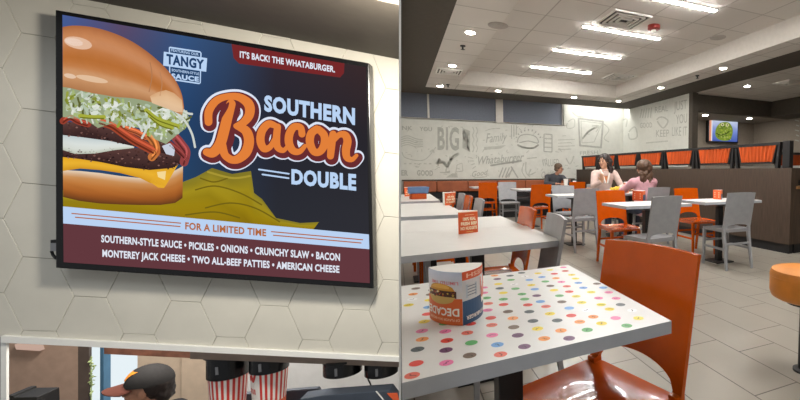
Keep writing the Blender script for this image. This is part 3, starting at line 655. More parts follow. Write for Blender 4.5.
# ------------------------------------------------------------------ table signs (three-sided card with curved sides)
def bulge(a, b, k, n=8):
    a = V(a); b = V(b); nrm = V(((b - a).y, -(b - a).x)); return [a.lerp(b, i / n) + nrm * k * 4 * (i / n) * (1 - i / n) for i in range(n)]
def sign(label, A, B, Cc, z, h, kind, bul=0.07, group=None):
    """A left, B front, Cc right corner in plan; faces A-B and B-Cc are seen"""
    ctr = (V(A) + V(B) + V(Cc)) / 3
    t = thing('table_sign', label, 'table sign', (ctr.x, ctr.y, z), 0, group, True)
    ab = bulge(A, B, bul) + [V(B)]; bc = bulge(B, Cc, bul) + [V(Cc)]; ca_ = bulge(Cc, A, bul)
    loop = ab + bc[1:-1] + ca_
    mb = MB(); mb.prism([(p.x, p.y, z) for p in loop], (0, 0, h), 0); mb.build('card', M['paper'], t)
    def facef(path, out):
        def fn(u, v, k=1):
            u = min(max(u, 0), 1); s = u * (len(path) - 1); i = min(int(s), len(path) - 2); f = s - i
            p = path[i].lerp(path[i + 1], f); d = (path[i + 1] - path[i]).normalized(); nn = V((d.y, -d.x))
            return V((p.x + nn.x * 0.0004 * k, p.y + nn.y * 0.0004 * k, z + h * (1 - v)))
        return fn
    L1, R1 = facef(ab, 1), facef(bc, 1)
    mb = MB()
    def band(f, v0, v1, c, u0=0.0, u1=1.0, k=1, c2=None):
        n = 10
        for i in range(n):
            a0, a1 = u0 + (u1 - u0) * i / n, u0 + (u1 - u0) * (i + 1) / n
            mb.flat([f(a0, v0, k), f(a1, v0, k), f(a1, v1, k), f(a0, v1, k)], 0, c if c2 is None else [c, c, c2, c2])
    def strips(f, u0, u1, vt, vb, c, k, n=14):
        for i in range(n):
            a, b = u0 + (u1 - u0) * i / n, u0 + (u1 - u0) * (i + 1) / n
            mb.flat([f(a, vt(a), k), f(b, vt(b), k), f(b, vb(b), k), f(a, vb(a), k)], 0, c)
    def fk(f, k): return lambda u, v: f(u, v, k)
    ORG, WHT = rgb(226, 92, 36), rgb(244, 240, 230)
    if kind == 'decades':
        band(L1, 0, 0.5, rgb(196, 208, 232), c2=rgb(226, 222, 218)); band(L1, 0.5, 1, rgb(222, 106, 48))
        text_px(mb, 'LIMITED TIME', (0.93, 0.18), (0.22, 0.18), 0.06, fk(L1, 3), rgb(220, 130, 140), 0, 0.02, updir=(0, 1))
        hd = lambda cx, a, b: (lambda u: b * math.sqrt(max(0.0, 1 - ((u - cx) / a) ** 2)))
        h1 = hd(0.5, 0.36, 0.13); strips(L1, 0.14, 0.86, lambda u: 0.36 - h1(u), lambda u: 0.37, rgb(206, 148, 50), 3); h2 = hd(0.5, 0.28, 0.09); strips(L1, 0.24, 0.74, lambda u: 0.33 - h2(u), lambda u: 0.32, rgb(226, 178, 84), 4)
        strips(L1, 0.11, 0.89, lambda u: 0.36, lambda u: 0.49, rgb(74, 38, 26), 4); h3 = hd(0.5, 0.36, 0.125); strips(L1, 0.14, 0.86, lambda u: 0.47, lambda u: 0.49 + h3(u), rgb(204, 172, 96), 5)
        random.seed(5)
        for q in range(44):
            u, v = random.uniform(0.15, 0.86), random.uniform(0.365, 0.475); s = random.uniform(0.015, 0.035)
            fillpoly(mb, [(u - s, v), (u, v - s * 0.7), (u + s, v), (u, v + s * 0.7)], fk(L1, 6), random.choice([rgb(226, 190, 70), rgb(110, 50, 34), rgb(60, 30, 24), rgb(235, 226, 190), rgb(160, 60, 40)]))
        text_px(mb, 'DECADES', (0.94, 0.68), (0.0, 0.68), 0.15, fk(L1, 4), WHT, 0, 0.03, updir=(0, 1))
        text_px(mb, 'OF FLAVOR ON A BIG BUN', (0.95, 0.88), (0.12, 0.88), 0.045, fk(L1, 4), rgb(250, 220, 190), 0, 0.01, updir=(0, 1))
        band(R1, 0, 0.16, rgb(226, 92, 50)); text_px(mb, 'FRESH', (0.9, 0.04), (0.1, 0.04), 0.08, fk(R1, 3), rgb(250, 200, 170), 0, 0.02, updir=(0, 1))
        band(R1, 0.16, 0.55, rgb(214, 214, 214)); band(R1, 0.55, 1, rgb(44, 84, 122))
        fillpoly(mb, [(0.08, 0.25), (0.42, 0.25), (0.42, 0.5), (0.08, 0.5)], fk(R1, 3), rgb(186, 196, 204))
        for q in range(4): stroke(mb, [(0.12, 0.29 + q * 0.055), (0.38, 0.29 + q * 0.055)], 0.008, fk(R1, 4), rgb(120, 128, 140))
        fillpoly(mb, [(0.58, 0.2), (0.95, 0.2), (0.9, 0.62), (0.62, 0.62)], fk(R1, 4), rgb(216, 120, 100)); fillpoly(mb, [(0.62, 0.6), (0.92, 0.6), (0.9, 0.72), (0.64, 0.72)], fk(R1, 4), WHT)
        text_px(mb, 'WHATABURGER', (0.9, 0.84), (0.08, 0.84), 0.075, fk(R1, 4), WHT, 0, 0.03, updir=(0, 1))
    elif kind == 'orange':
        band(L1, 0, 0.05, rgb(250, 226, 200)); band(L1, 0.05, 1, ORG); band(R1, 0, 0.05, rgb(250, 226, 200)); band(R1, 0.05, 1, rgb(232, 120, 62))
        for s, a, b, v in (('100% REAL', 0.22, 0.88, 0.42), ('FRESH BEEF', 0.12, 0.94, 0.63), ('NO NUGGETS', 0.1, 0.94, 0.84)): text_px(mb, s, (a, v), (b, v), 0.15, fk(L1, 3), rgb(252, 236, 200), 0, 0.05)
        stroke(mb, [(0.32, 0.17), (0.78, 0.17)], 0.012, fk(L1, 3), rgb(250, 200, 150)); stroke(mb, [(0.38, 0.93), (0.72, 0.93)], 0.01, fk(L1, 3), rgb(250, 210, 120))
    else:
        band(L1, 0, 1, rgb(226, 96, 44)); band(R1, 0, 0.4, rgb(232, 120, 70)); band(R1, 0.4, 1, rgb(70, 90, 120))
        for q in range(3): stroke(mb, [(0.2, 0.3 + q * 0.22), (0.8, 0.3 + q * 0.22)], 0.05, fk(L1, 3), rgb(244, 220, 180))
    mb.build('print', M['print'], t); return t
A_, B_, C_ = U(430, 318, z=0.75), U(463, 326, z=0.75), U(483, 311, z=0.75)
sign('curved card table sign with burger and upside-down lettering on dotted table', A_.xy, B_.xy, C_.xy, 0.7508, 0.122, 'decades', 0.13)
def small_sign(label, pxl, pxr, kind, h=0.115, black=False, z=0.7505):
    a, b = U(*pxl, z=0.75), U(*pxr, z=0.75); w = (b - a).xy.length; a, b = a.xy, b.xy
    dd = (b - a).normalized(); nn = V((-dd.y, dd.x))
    return sign(label, a, b, (a + b) / 2 + nn * w * 0.75, z, h, kind, 0.03, 'orange table signs')
small_sign('orange lettered card sign on plain table behind the dotted one', (458.5, 234.5), (478, 232), 'orange', 0.125)
small_sign('orange card sign on third table, half hidden by second sign', (445, 205.5), (455.5, 204.5), 'orange', 0.13)
small_sign('orange card sign on fourth table beside the divider', (404.5, 196.5), (415, 196), 'orange', 0.125)
small_sign('orange card sign on middle table beside grey chair', (632.5, 200.2), (643, 201), 'small', 0.115)
small_sign('orange card sign on right table by low wall', (713, 199), (721, 199.6), 'small', 0.115)
# things on the far tables
t = thing('napkin_dispenser', 'blue and white napkin pack beside orange sign on fourth table', 'napkin pack', tuple(U(418, 199, z=0.75)), 0.2)
mb = MB(); mb.box((-0.09, -0.06, 0.001), (0.09, 0.06, 0.07)); mb.build('tray', M['orange_fabric'], t, bevel=0.006)
M['blue'] = pmat('blue_pack', rgb(92, 122, 164), 0.5)
mb = MB(); mb.hexa([(-0.11, -0.05, 0.07), (0.11, -0.05, 0.07), (0.11, 0.05, 0.07), (-0.11, 0.05, 0.07)], [(-0.13, -0.05, 0.15), (0.13, -0.05, 0.15), (0.10, 0.05, 0.156), (-0.10, 0.05, 0.156)]); mb.build('napkins', M['blue'], t, bevel=0.008)
def cup(label, p, r, h, mt, cat='cup', group='cups on the far tables'):
    t = thing('paper_cup', label, cat, tuple(p), 0, group)
    mb = MB(); mb.lathe([(r * 0.75, 0.001), (r * 0.98, h), (r * 0.9, h), (r * 0.7, 0.01)], n=18); mb.build('cup_body', mt, t, smooth=40)
    mb = MB(); mb.lathe([(r * 1.05, h), (r * 1.05, h + 0.01), (r * 0.7, h + 0.014)], n=18); mb.build('lid', M['paper'], t, smooth=40)
    return t
M['redcup'] = pmat('cup_orange', rgb(232, 150, 110), 0.5)
cup('pale orange drink cup between the two seated women', (3.36, 5.86, 0.7505), 0.05, 0.16, M['redcup'])
cup('white drink cup in front of person with glasses', (3.62, 9.2, 0.7505), 0.055, 0.15, M['paper'])
t = thing('food_basket', 'white paper tray with yellow wrapper on table of the two women', 'food tray', (3.13, 5.80, 0.7505))
mb = MB(); mb.hexa([(-0.1, -0.08, 0), (0.1, -0.08, 0), (0.1, 0.08, 0), (-0.1, 0.08, 0)], [(-0.14, -0.11, 0.05), (0.14, -0.11, 0.045), (0.13, 0.11, 0.055), (-0.14, 0.1, 0.05)]); mb.build('tray', M['paper'], t, bevel=0.004)
M['yellow'] = pmat('yellow_wrapper', rgb(232, 190, 60), 0.5, noise=0.1); M['bun'] = pmat('bun_brown', rgb(176, 110, 62), 0.6, noise=0.1)
mb = MB(); random.seed(4)
for k in range(9): mb.ball((random.uniform(-0.07, 0.07), random.uniform(-0.05, 0.05), 0.06 + random.uniform(0, 0.02)), (0.045, 0.035, 0.025), Euler((random.random(), random.random(), random.random())).to_matrix(), 8)
mb.build('wrapper', M['yellow'], t, rem=0.01)
t = thing('burger_box', 'open brown burger box on second middle table near cream hoodie woman', 'food box', (2.66, 5.82, 0.7505))
mb = MB(); mb.hexa([(-0.07, -0.07, 0), (0.07, -0.07, 0), (0.07, 0.07, 0), (-0.07, 0.07, 0)], [(-0.085, -0.085, 0.05), (0.085, -0.085, 0.05), (0.085, 0.085, 0.05), (-0.085, 0.085, 0.05)]); mb.build('box', M['charcoal'], t)
mb = MB(); mb.ball((0, 0, 0.055), (0.066, 0.066, 0.04), n=14); mb.build('burger', M['bun'], t, smooth=60)
t = thing('napkin_holder', 'black napkin holder right of person with glasses', 'napkin holder', (3.83, 9.22, 0.7505))
mb = MB(); mb.box((-0.06, -0.05, 0), (0.06, 0.05, 0.15)); mb.build('housing', M['black'], t, bevel=0.01)
mb = MB(); mb.box((-0.045, -0.056, 0.05), (0.045, -0.048, 0.12)); mb.build('napkins', M['paper'], t)

# ------------------------------------------------------------------ booth along the back wall
t = thing('booth_bench', 'long rust-coloured booth bench along the mural wall', 'booth', (2.6, YW - 0.3, 0), 0, None, True)
mb = MB()
for k in range(6): mb.box((0.16 + k * 0.69, YW - 0.14, 0.62), (0.16 + k * 0.69 + 0.683, YW - 0.01, 0.872))
mb.build('backrest', M['vinyl'], t, bevel=0.025, seg=3)
mb = MB(); mb.box((0.16, YW - 0.58, 0.36), (4.3, YW - 0.12, 0.47)); mb.build('seat', M['black'], t, bevel=0.025)
mb = MB(); mb.box((0.16, YW - 0.52, 0), (4.3, YW - 0.02, 0.36)); mb.box((0.16, YW - 0.08, 0.36), (4.3, YW - 0.02, 0.66)); mb.build('base', M['black'], t)
mb = MB(); mb.box((0.13, YW - 0.03, 0.876), (4.3, YW - 0.002, 0.905)); struct('trim_5', mb, M['soffit'], 'dark strip along the top of the booth')

# ------------------------------------------------------------------ stool
p = U(807, 268, z=0.575)
t = thing('round_stool', 'round orange padded stool on black post at right edge', 'stool', (p.x, p.y, 0))
mb = MB(); mb.lathe([(0.15, 0.405), (0.178, 0.42), (0.187, 0.45), (0.187, 0.54), (0.177, 0.564), (0.12, 0.575), (0.03, 0.577)], n=40); mb.build('seat', M['stool'], t, smooth=50)
mb = MB(); mb.lathe([(0.1, 0.38), (0.1, 0.405)], n=24); mb.build('seat_plate', M['black'], t)
mb = MB(); mb.lathe([(0.03, 0.012), (0.03, 0.385)], n=16); mb.build('post', M['black'], t, smooth=40)
mb = MB(); mb.lathe([(0.055, 0.0), (0.055, 0.012), (0.03, 0.016)], n=32); mb.build('floor_flange', M['black'], t, smooth=40)
mb = MB(); mb.tube([(0.2 * math.cos(a * PI / 8), 0.2 * math.sin(a * PI / 8), 0.2) for a in range(17)], 0.008)
# stitched seam round the seat
mb = MB(); mb.tube([(0.1855 * math.cos(a * PI / 24), 0.1855 * math.sin(a * PI / 24), 0.53) for a in range(49)], 0.003, n=6); mb.build('piping', M['stool'], t)

# ------------------------------------------------------------------ people
def hand(mb, w, d, up, s=1.0, curl=0.5):
    """palm + five fingers from wrist w, pointing along d, back of hand towards up"""
    d = V(d).normalized(); up = V(up).normalized(); side = d.cross(up).normalized()
    mb.ball(w + d * 0.045, (0.04 * s, 0.045 * s, 0.018 * s), Matrix((side, d, up)).transposed(), 10)
    for k, ln in enumerate((0.068, 0.078, 0.072, 0.056)):
        o = w + d * 0.08 + side * (k - 1.5) * 0.02; p1 = o + d * ln * 0.55 - up * curl * 0.012; p2 = p1 + d * ln * 0.45 - up * curl * 0.03
        mb.tube([o - d * 0.03, o, p1, p2], [0.010, 0.010, 0.009, 0.007], 8); mb.ball(p2, 0.0072, n=8)
    o = w + d * 0.03 - side * 0.035; p1 = o - side * 0.025 + d * 0.03; p2 = p1 + d * 0.032
    mb.tube([w + d * 0.01 - side * 0.01, o, p1, p2], [0.014, 0.012, 0.010, 0.008], 8); mb.ball(p2, 0.0082, n=8)
def head_geo(mb, c, f, s=1.0):
    """skull, jaw, nose, ears; c centre, f facing"""
    f = V(f).normalized(); z = V((0, 0, 1)); r = f.cross(z).normalized(); z = r.cross(f); R = Matrix((r, f, z)).transposed()
    P = lambda x, y, q: c + R @ V((x * s, y * s, q * s))
    mb.ball(P(0, -0.008, 0.03), (0.076 * s, 0.092 * s, 0.085 * s), R, 16); mb.ball(P(0, 0.018, -0.035), (0.062 * s, 0.070 * s, 0.08 * s), R, 16)
    mb.ball(P(0, 0.055, -0.088), (0.03 * s, 0.028 * s, 0.024 * s), R, 10)
    mb.capsule(P(0, 0.09, 0.012), P(0, 0.104, -0.022), 0.008 * s, 0.014 * s, 3)
    for q in (-1, 1):
        mb.ball(P(q * 0.078, -0.005, -0.005), (0.009 * s, 0.02 * s, 0.032 * s), R, 10); mb.ball(P(q * 0.042, 0.062, -0.02), (0.024 * s, 0.024 * s, 0.024 * s), R, 8)
    return P, R
def face_parts(t, P, R, mouth=True):
    mb = MB()
    for q in (-1, 1): mb.ball(P(q * 0.03, 0.083, 0.008), (0.012, 0.008, 0.0075), R, 8)
    mb.build('eyes', M['eye'], t)
    mb = MB()
    for q in (-1, 1): mb.tube([P(q * 0.015, 0.09, 0.03), P(q * 0.03, 0.09, 0.036), P(q * 0.048, 0.08, 0.03)], 0.004, 6)
    mb.build('eyebrows', M['hair_dark'], t)
    mb = MB(); mb.tube([P(-0.024, 0.083, -0.056), P(-0.01, 0.092, -0.053), P(0.01, 0.092, -0.053), P(0.024, 0.083, -0.056)], 0.0055, 6); mb.build('lips', M['lip'], t)
def person(label, base, skin, cloth, hairm, f, tf, head, sh, hip, elbows, wrists, hands, knees, feet, hairf, shirt_name='sweatshirt', extra=None, trousers=True):
    """all points in room coordinates; f face direction, tf torso direction"""
    t = thing('person', label, 'person', base, 0, None, True)
    head = V(head); shl, shr = V(sh[0]), V(sh[1]); hipl, hipr = V(hip[0]), V(hip[1]); sc = (shl + shr) / 2; hc = (hipl + hipr) / 2
    tfv = V(tf).normalized(); rr = (shr - shl).normalized()
    Rt = Matrix((rr, tfv, (sc - hc).normalized())).transposed()
    def torso(mb, g):
        for k in range(6):
            q = k / 5; c = hc.lerp(sc, q * 0.92); w = 0.156 - 0.035 * math.sin(q * PI) + 0.012 * q
            mb.ball(c, (w + g, 0.108 + g + 0.012 * math.sin(q * PI), 0.12 + g), Rt, 14)
        mb.capsule(shl.lerp(sc, 0.08), shr.lerp(sc, 0.08), 0.058 + g, 0.058 + g, 6); mb.capsule(sc, sc + V((0, 0, 0.035)), 0.085 + g, 0.06 + g, 3)
    def arms(mb, g, full):
        for s_, e, w in ((shl, elbows[0], wrists[0]), (shr, elbows[1], wrists[1])):
            e = V(e); w = V(w); mb.capsule(s_, e, 0.052 + g, 0.041 + g, 6); mb.capsule(e, w if full else e.lerp(w, 0.86), 0.040 + g, (0.026 if full else 0.032) + g, 6)
    mb = MB(); P, R = head_geo(mb, head, f); mb.capsule(sc + V((0, 0, 0.0)), head + V((0, 0, -0.06)) - V(f).normalized() * 0.015, 0.055, 0.048, 5)
    torso(mb, 0); arms(mb, 0, True)
    for (w, d, u) in hands: hand(mb, V(w), d, u)
    for h_, k_, f_ in zip((hipl, hipr), knees, feet):
        k_ = V(k_); f_ = V(f_); mb.capsule(h_, k_, 0.085, 0.056, 6); mb.capsule(k_, f_, 0.055, 0.036, 6); mb.capsule(f_ - V((0, 0, 0.01)), f_ + tfv * 0.12 - V((0, 0, 0.025)), 0.036, 0.026, 4)
    mb.build('body', skin, t, rem=0.007, sm=4)
    mb = MB(); torso(mb, 0.012); arms(mb, 0.012, False); mb.build(shirt_name, cloth, t, rem=0.012, sm=5)
    if trousers:
        mb = MB()
        for h_, k_, f_ in zip((hipl, hipr), knees, feet):
            k_ = V(k_); f_ = V(f_); mb.capsule(h_, k_, 0.098, 0.068, 6); mb.capsule(k_, f_ + V((0, 0, 0.05)), 0.066, 0.05, 6)
        mb.ball(hc, (0.18, 0.13, 0.11), Rt, 14); mb.build('trousers', M['denim'], t, rem=0.014, sm=4)
        mb = MB()
        for f_ in feet: f_ = V(f_); mb.capsule(f_ - V((0, 0, 0.02)), f_ + tfv * 0.14 - V((0, 0, 0.03)), 0.046, 0.036, 4)
        mb.build('shoes', M['black'], t, rem=0.01)
    mb = MB(); hairf(mb, P, R); mb.build('hair', hairm, t, rem=0.009, sm=3, disp=0.016)
    face_parts(t, P, R)
    if extra: extra(t, P, R, sc, tfv, rr, hc)
    return t
# woman in cream hoodie, behind the table, looking left
def hair_long(mb, P, R):
    mb.ball(P(0, -0.03, 0.05), (0.11, 0.108, 0.095), R, 16)
    for q in (-1, 1):
        for k in range(7): mb.ball(P(q * (0.095 + 0.014 * math.sin(k * 1.7)), -0.035 - 0.004 * k, 0.03 - k * 0.036), (0.045, 0.06, 0.042), R, 10)
    for k in range(7): mb.ball(P(0, -0.075, 0.03 - k * 0.04), (0.085, 0.045, 0.045), R, 12)
def hoodie_extra(t, P, R, sc, tfv, rr, hc):
    mb = MB(); n = tfv * 0.138
    for q in (-1, 1): mb.tube([sc + rr * q * 0.085 + V((0, 0, 0.075)) + tfv * 0.03, sc + rr * q * 0.06 + tfv * 0.10 + V((0, 0, 0.0)), sc + rr * q * 0.02 + tfv * 0.14 - V((0, 0, 0.16))], 0.016, 8)
    mb.build('hoodie_edge', M['frame_white'], t, smooth=60)
    mb = MB(); a = sc + tfv * 0.123
    mb.prism([sc + rr * -0.06 + V((0, 0, 0.06)) + tfv * 0.07, sc + rr * 0.06 + V((0, 0, 0.06)) + tfv * 0.07, sc + tfv * 0.137 - V((0, 0, 0.16))], tfv * 0.012); mb.build('undershirt', M['bun'], t)
bx, by = 3.27, 6.50
person('seated woman in a cream hoodie with long dark hair looking left', (bx, by, 0), M['skin_a'], M['cream'], M['hair_dark'], (-0.85, -0.55, -0.05), (-0.25, -1, 0), (bx - 0.03, by - 0.06, 1.262),
       ((bx - 0.18, by + 0.0, 1.05), (bx + 0.18, by - 0.06, 1.05)), ((bx - 0.09, by + 0.03, 0.55), (bx + 0.09, by + 0.01, 0.55)),
       ((bx - 0.27, by - 0.14, 0.84), (bx + 0.25, by - 0.2, 0.82)), ((bx - 0.21, by - 0.36, 0.93), (bx + 0.10, by - 0.38, 0.80)),
       (((bx - 0.21, by - 0.36, 0.93), (-0.3, -0.4, 0.7), (-0.5, -0.5, -0.2)), ((bx + 0.10, by - 0.38, 0.80), (-0.8, -0.5, -0.05), (0.2, -0.4, 0.9))),
       ((bx - 0.12, by - 0.42, 0.52), (bx + 0.12, by - 0.42, 0.52)), ((bx - 0.12, by - 0.40, 0.07), (bx + 0.12, by - 0.42, 0.07)), hair_long, 'hoodie', hoodie_extra)
# woman in pink, back to the camera
def hair_wavy(mb, P, R):
    mb.ball(P(0, -0.02, 0.045), (0.115, 0.12, 0.1), R, 16)
    random.seed(9)
    for k in range(34):
        a = random.uniform(-1, 1); h = random.uniform(-0.2, 0.03); mb.ball(P(a * 0.135, -0.08 + 0.05 * abs(a) - 0.03 * random.random(), h - 0.02), (0.042, 0.042, 0.05), R, 8)
px_, py_ = 3.36, 5.34
person('seated woman in a pink top with brown wavy hair, back to camera', (px_, py_, 0), M['skin_a'], M['pink'], M['hair_brown'], (-0.35, 1, -0.05), (-0.1, 1, 0), (px_ + 0.02, py_ + 0.05, 1.135),
       ((px_ - 0.17, py_ + 0.04, 0.93), (px_ + 0.19, py_ + 0.02, 0.93)), ((px_ - 0.09, py_, 0.54), (px_ + 0.09, py_, 0.54)),
       ((px_ - 0.25, py_ + 0.22, 0.79), (px_ + 0.25, py_ + 0.18, 0.76)), ((px_ - 0.15, py_ + 0.42, 0.81), (px_ + 0.14, py_ + 0.42, 0.80)),
       (((px_ - 0.15, py_ + 0.42, 0.81), (0.4, 1, 0.0), (0, 0, 1)), ((px_ + 0.14, py_ + 0.42, 0.80), (-0.4, 1, 0.0), (0, 0, 1))),
       ((px_ - 0.12, py_ + 0.42, 0.52), (px_ + 0.12, py_ + 0.42, 0.52)), ((px_ - 0.12, py_ + 0.40, 0.07), (px_ + 0.12, py_ + 0.40, 0.07)), hair_wavy, 'top')
# person with glasses at the booth
def hair_short(mb, P, R):
    mb.ball(P(0, -0.025, 0.055), (0.098, 0.104, 0.092), R, 16)
    for q in (-1, 1):
        for k in range(3): mb.ball(P(q * 0.075, -0.03, 0.03 - k * 0.03), (0.024, 0.05, 0.03), R, 8)
    mb.ball(P(0, -0.085, -0.01), (0.07, 0.035, 0.06), R, 10)
def glasses(t, P, R, sc, tfv, rr, hc):
    mb = MB()
    for q in (-1, 1):
        mb.tube([P(q * 0.034 + 0.023 * math.cos(a * PI / 7), 0.104, 0.006 + 0.018 * math.sin(a * PI / 7)) for a in range(15)], 0.003, 6); mb.tube([P(q * 0.057, 0.102, 0.012), P(q * 0.08, 0.0, 0.012)], 0.003, 6)
    mb.tube([P(-0.012, 0.105, 0.008), P(0.012, 0.105, 0.008)], 0.003, 6); mb.build('glasses', M['black'], t)
lx, ly = 3.55, 9.80
person('person in dark grey shirt and glasses leaning on booth table', (lx, ly, 0), M['skin_b'], M['charcoal'], M['hair_grey'], (0.75, -0.75, -0.12), (0.15, -1, 0), (lx + 0.06, ly - 0.18, 1.15),
       ((lx - 0.2, ly - 0.03, 0.955), (lx + 0.19, ly - 0.1, 0.94)), ((lx - 0.09, ly, 0.55), (lx + 0.09, ly, 0.55)),
       ((lx - 0.3, ly - 0.25, 0.80), (lx + 0.28, ly - 0.28, 0.80)), ((lx - 0.12, ly - 0.46, 0.80), (lx + 0.12, ly - 0.46, 0.80)),
       (((lx - 0.12, ly - 0.46, 0.80), (0.8, -0.6, 0.0), (0, 0, 1)), ((lx + 0.12, ly - 0.46, 0.80), (-0.8, -0.6, 0.0), (0, 0, 1))),
       ((lx - 0.12, ly - 0.42, 0.55), (lx + 0.12, ly - 0.42, 0.55)), ((lx - 0.12, ly - 0.42, 0.07), (lx + 0.12, ly - 0.42, 0.07)), hair_short, 'shirt', glasses)
#LEFT
# ================================================================== left-hand room: tiled wall with menu screen above a serving hatch
M['tile'] = pmat('hex_tile', rgb(206, 203, 192), 0.38, noise=0.025, nscale=5)
M['grout'] = pmat('tile_grout', rgb(150, 146, 136), 0.9, noise=0.03)
M['lsoffit'] = pmat('taupe_soffit', rgb(92, 86, 78), 0.75, noise=0.03)
M['ltrim'] = pmat('white_hatch_frame', rgb(236, 236, 232), 0.4, noise=0.01)
M['brown'] = pmat('brown_wall', rgb(176, 148, 130), 0.7, noise=0.04)
M['beige'] = pmat('beige_wall', rgb(206, 186, 164), 0.7, noise=0.03)
M['hood'] = pmat('copper_hood', rgb(144, 98, 80), 0.5, 0.0, noise=0.15)
M['shelf'] = pmat('shelf_taupe', rgb(140, 124, 114), 0.5, noise=0.05)
M['darkjamb'] = pmat('dark_jamb', rgb(92, 78, 70), 0.6, noise=0.05)
M['bluegrey'] = pmat('slate_casing', rgb(64, 72, 84), 0.5, noise=0.04)
M['bluejamb'] = pmat('blue_frame', rgb(66, 108, 138), 0.5, noise=0.04)
M['daylight'] = emat('daylight_pane', (0.84, 0.93, 0.97, 1), 0.95)
M['wwall'] = pmat('kitchen_white', rgb(222, 222, 222), 0.6, noise=0.02)
M['red'] = pmat('cup_red', rgb(206, 60, 52), 0.5, noise=0.03)
M['cupwhite'] = pmat('cup_white', rgb(240, 232, 226), 0.5, noise=0.02)
M['cuporange'] = pmat('cup_orange_band', rgb(226, 96, 54), 0.5, noise=0.03)
M['cap'] = pmat('black_cap', rgb(44, 42, 42), 0.85, noise=0.06, nscale=60)
M['brim'] = pmat('cap_brim', rgb(104, 56, 44), 0.8, noise=0.06)
M['emblem'] = pmat('cap_emblem', rgb(240, 150, 50), 0.6, noise=0.04)
M['uniform'] = pmat('dark_uniform', rgb(50, 48, 52), 0.85, noise=0.05)
def slide(p): return p + LU * ((-0.0017 - NP.dot(p - CAM)) / NP.dot(LU))
def prismL(mb, poly, w0, w1, mi=0, right=()):
    a = [L(x, y, w0) for x, y in poly]; a = [slide(p) if i in right or NP.dot(p - CAM) > -0.0017 else p for i, p in enumerate(a)]
    b = [p + LN * (w1 - w0) for p in a]; b = [slide(p) if i in right or NP.dot(p - CAM) > -0.0017 else p for i, p in enumerate(b)]
    n = len(a); mb.add(a + b, [tuple(range(n))[::-1], tuple(range(n, 2 * n))] + [(i, (i + 1) % n, (i + 1) % n + n, i + n) for i in range(n)], mi)
WW = 0.10
topy = lambda x: 0.19 * (x - 87); boty = lambda x: 336.5 + 0.0525 * x
mb = MB(); prismL(mb, [(-150, topy(-150)), (400, topy(400)), (400, boty(400) + 1), (-150, boty(-150) + 1)], WW, WW + 0.02, 1, (1, 2))
prismL(mb, [(-150, boty(-150)), (1, boty(1)), (1, 470), (-150, 470)], WW, WW + 0.02, 1)
MI = Matrix((LU, LV, LN)).transposed().inverted()
def uv(x, y):
    q = MI @ (L(x, y, WW) - LC); return V((q.x, q.y))
A0, B0, C0 = uv(75, 296), uv(106.8, 297.9), uv(124.3, 333.5)
ea, sx, sv = (B0 - A0).x, (C0 - B0).x, (C0 - A0).y
def clip(P, a, b):
    """keep the part of polygon P on the left side of the line a->b"""
    out = []; d = b - a; f = lambda p: d.x * (p.y - a.y) - d.y * (p.x - a.x)
    for i in range(len(P)):
        p, q = P[i], P[(i + 1) % len(P)]; fp, fq = f(p), f(q)
        if fp >= 0: out.append(p)
        if fp * fq < 0: out.append(p.lerp(q, fp / (fp - fq)))
    return out
tl, tr, br, bl = uv(-150, topy(-150)), uv(399.3, topy(399.3)), uv(399.3, boty(399.3)), uv(-150, boty(-150))
for i in range(-14, 16):
    for j in range(-14, 4):
        cx = A0.x + ea / 2 + i * (ea + sx); cy = A0.y + sv * (1 if i % 2 == 0 else 0) + 2 * sv * j
        P0 = [V((cx - ea / 2 - sx, cy)), V((cx - ea / 2, cy - sv)), V((cx + ea / 2, cy - sv)), V((cx + ea / 2 + sx, cy)), V((cx + ea / 2, cy + sv)), V((cx - ea / 2, cy + sv))]
        P0 = clip(clip(clip(P0, tl, tr), tr, br), br, bl)
        if len(P0) < 3: continue
        g = sum(P0, V((0, 0))) / len(P0)
        def ins(p, t): d = g - p; l = d.length; return p + d * min(t / max(l, 1e-4), 0.4)
        r0 = [Luv(*ins(p, 0.0013), WW) for p in P0]; r1 = [Luv(*ins(p, 0.0013), WW - 0.003) for p in P0]; r2 = [Luv(*ins(p, 0.003), WW - 0.004) for p in P0]; n = len(P0)
        mb.add(r0 + r1 + r2, [(k, (k + 1) % n, (k + 1) % n + n, k + n) for k in range(n)] + [(k + n, (k + 1) % n + n, (k + 1) % n + 2 * n, k + 2 * n) for k in range(n)] + [tuple(range(2 * n, 3 * n))], 0)
struct('wall_left', mb, [M['tile'], M['grout']], 'wall of pale elongated hexagonal tiles behind the menu screen')
# soffit above
mb = MB(); a = [L(-150, topy(-150), WW), slide(L(400, topy(400), WW))]
b = [a[0] - LN * 0.72, slide(a[1] - LN * 0.72)]; up = V((0, 0, 0.3)); mb.hexa([a[0], a[1], b[1], b[0]], [p + up for p in (a[0], a[1], b[1], b[0])]); struct('trim_6', mb, M['lsoffit'], 'taupe soffit above the tiled wall')
# hatch frame
mb = MB(); prismL(mb, [(0.5, 336.2), (400, 357.2), (400, 362.0), (0.5, 342.6)], WW - 0.02, WW + 0.02, 0, (1, 2)); prismL(mb, [(0.5, 340), (6.3, 340), (6.3, 470), (0.5, 470)], WW - 0.006, WW + 0.004); struct('trim_7', mb, M['ltrim'], 'white frame round the serving hatch')
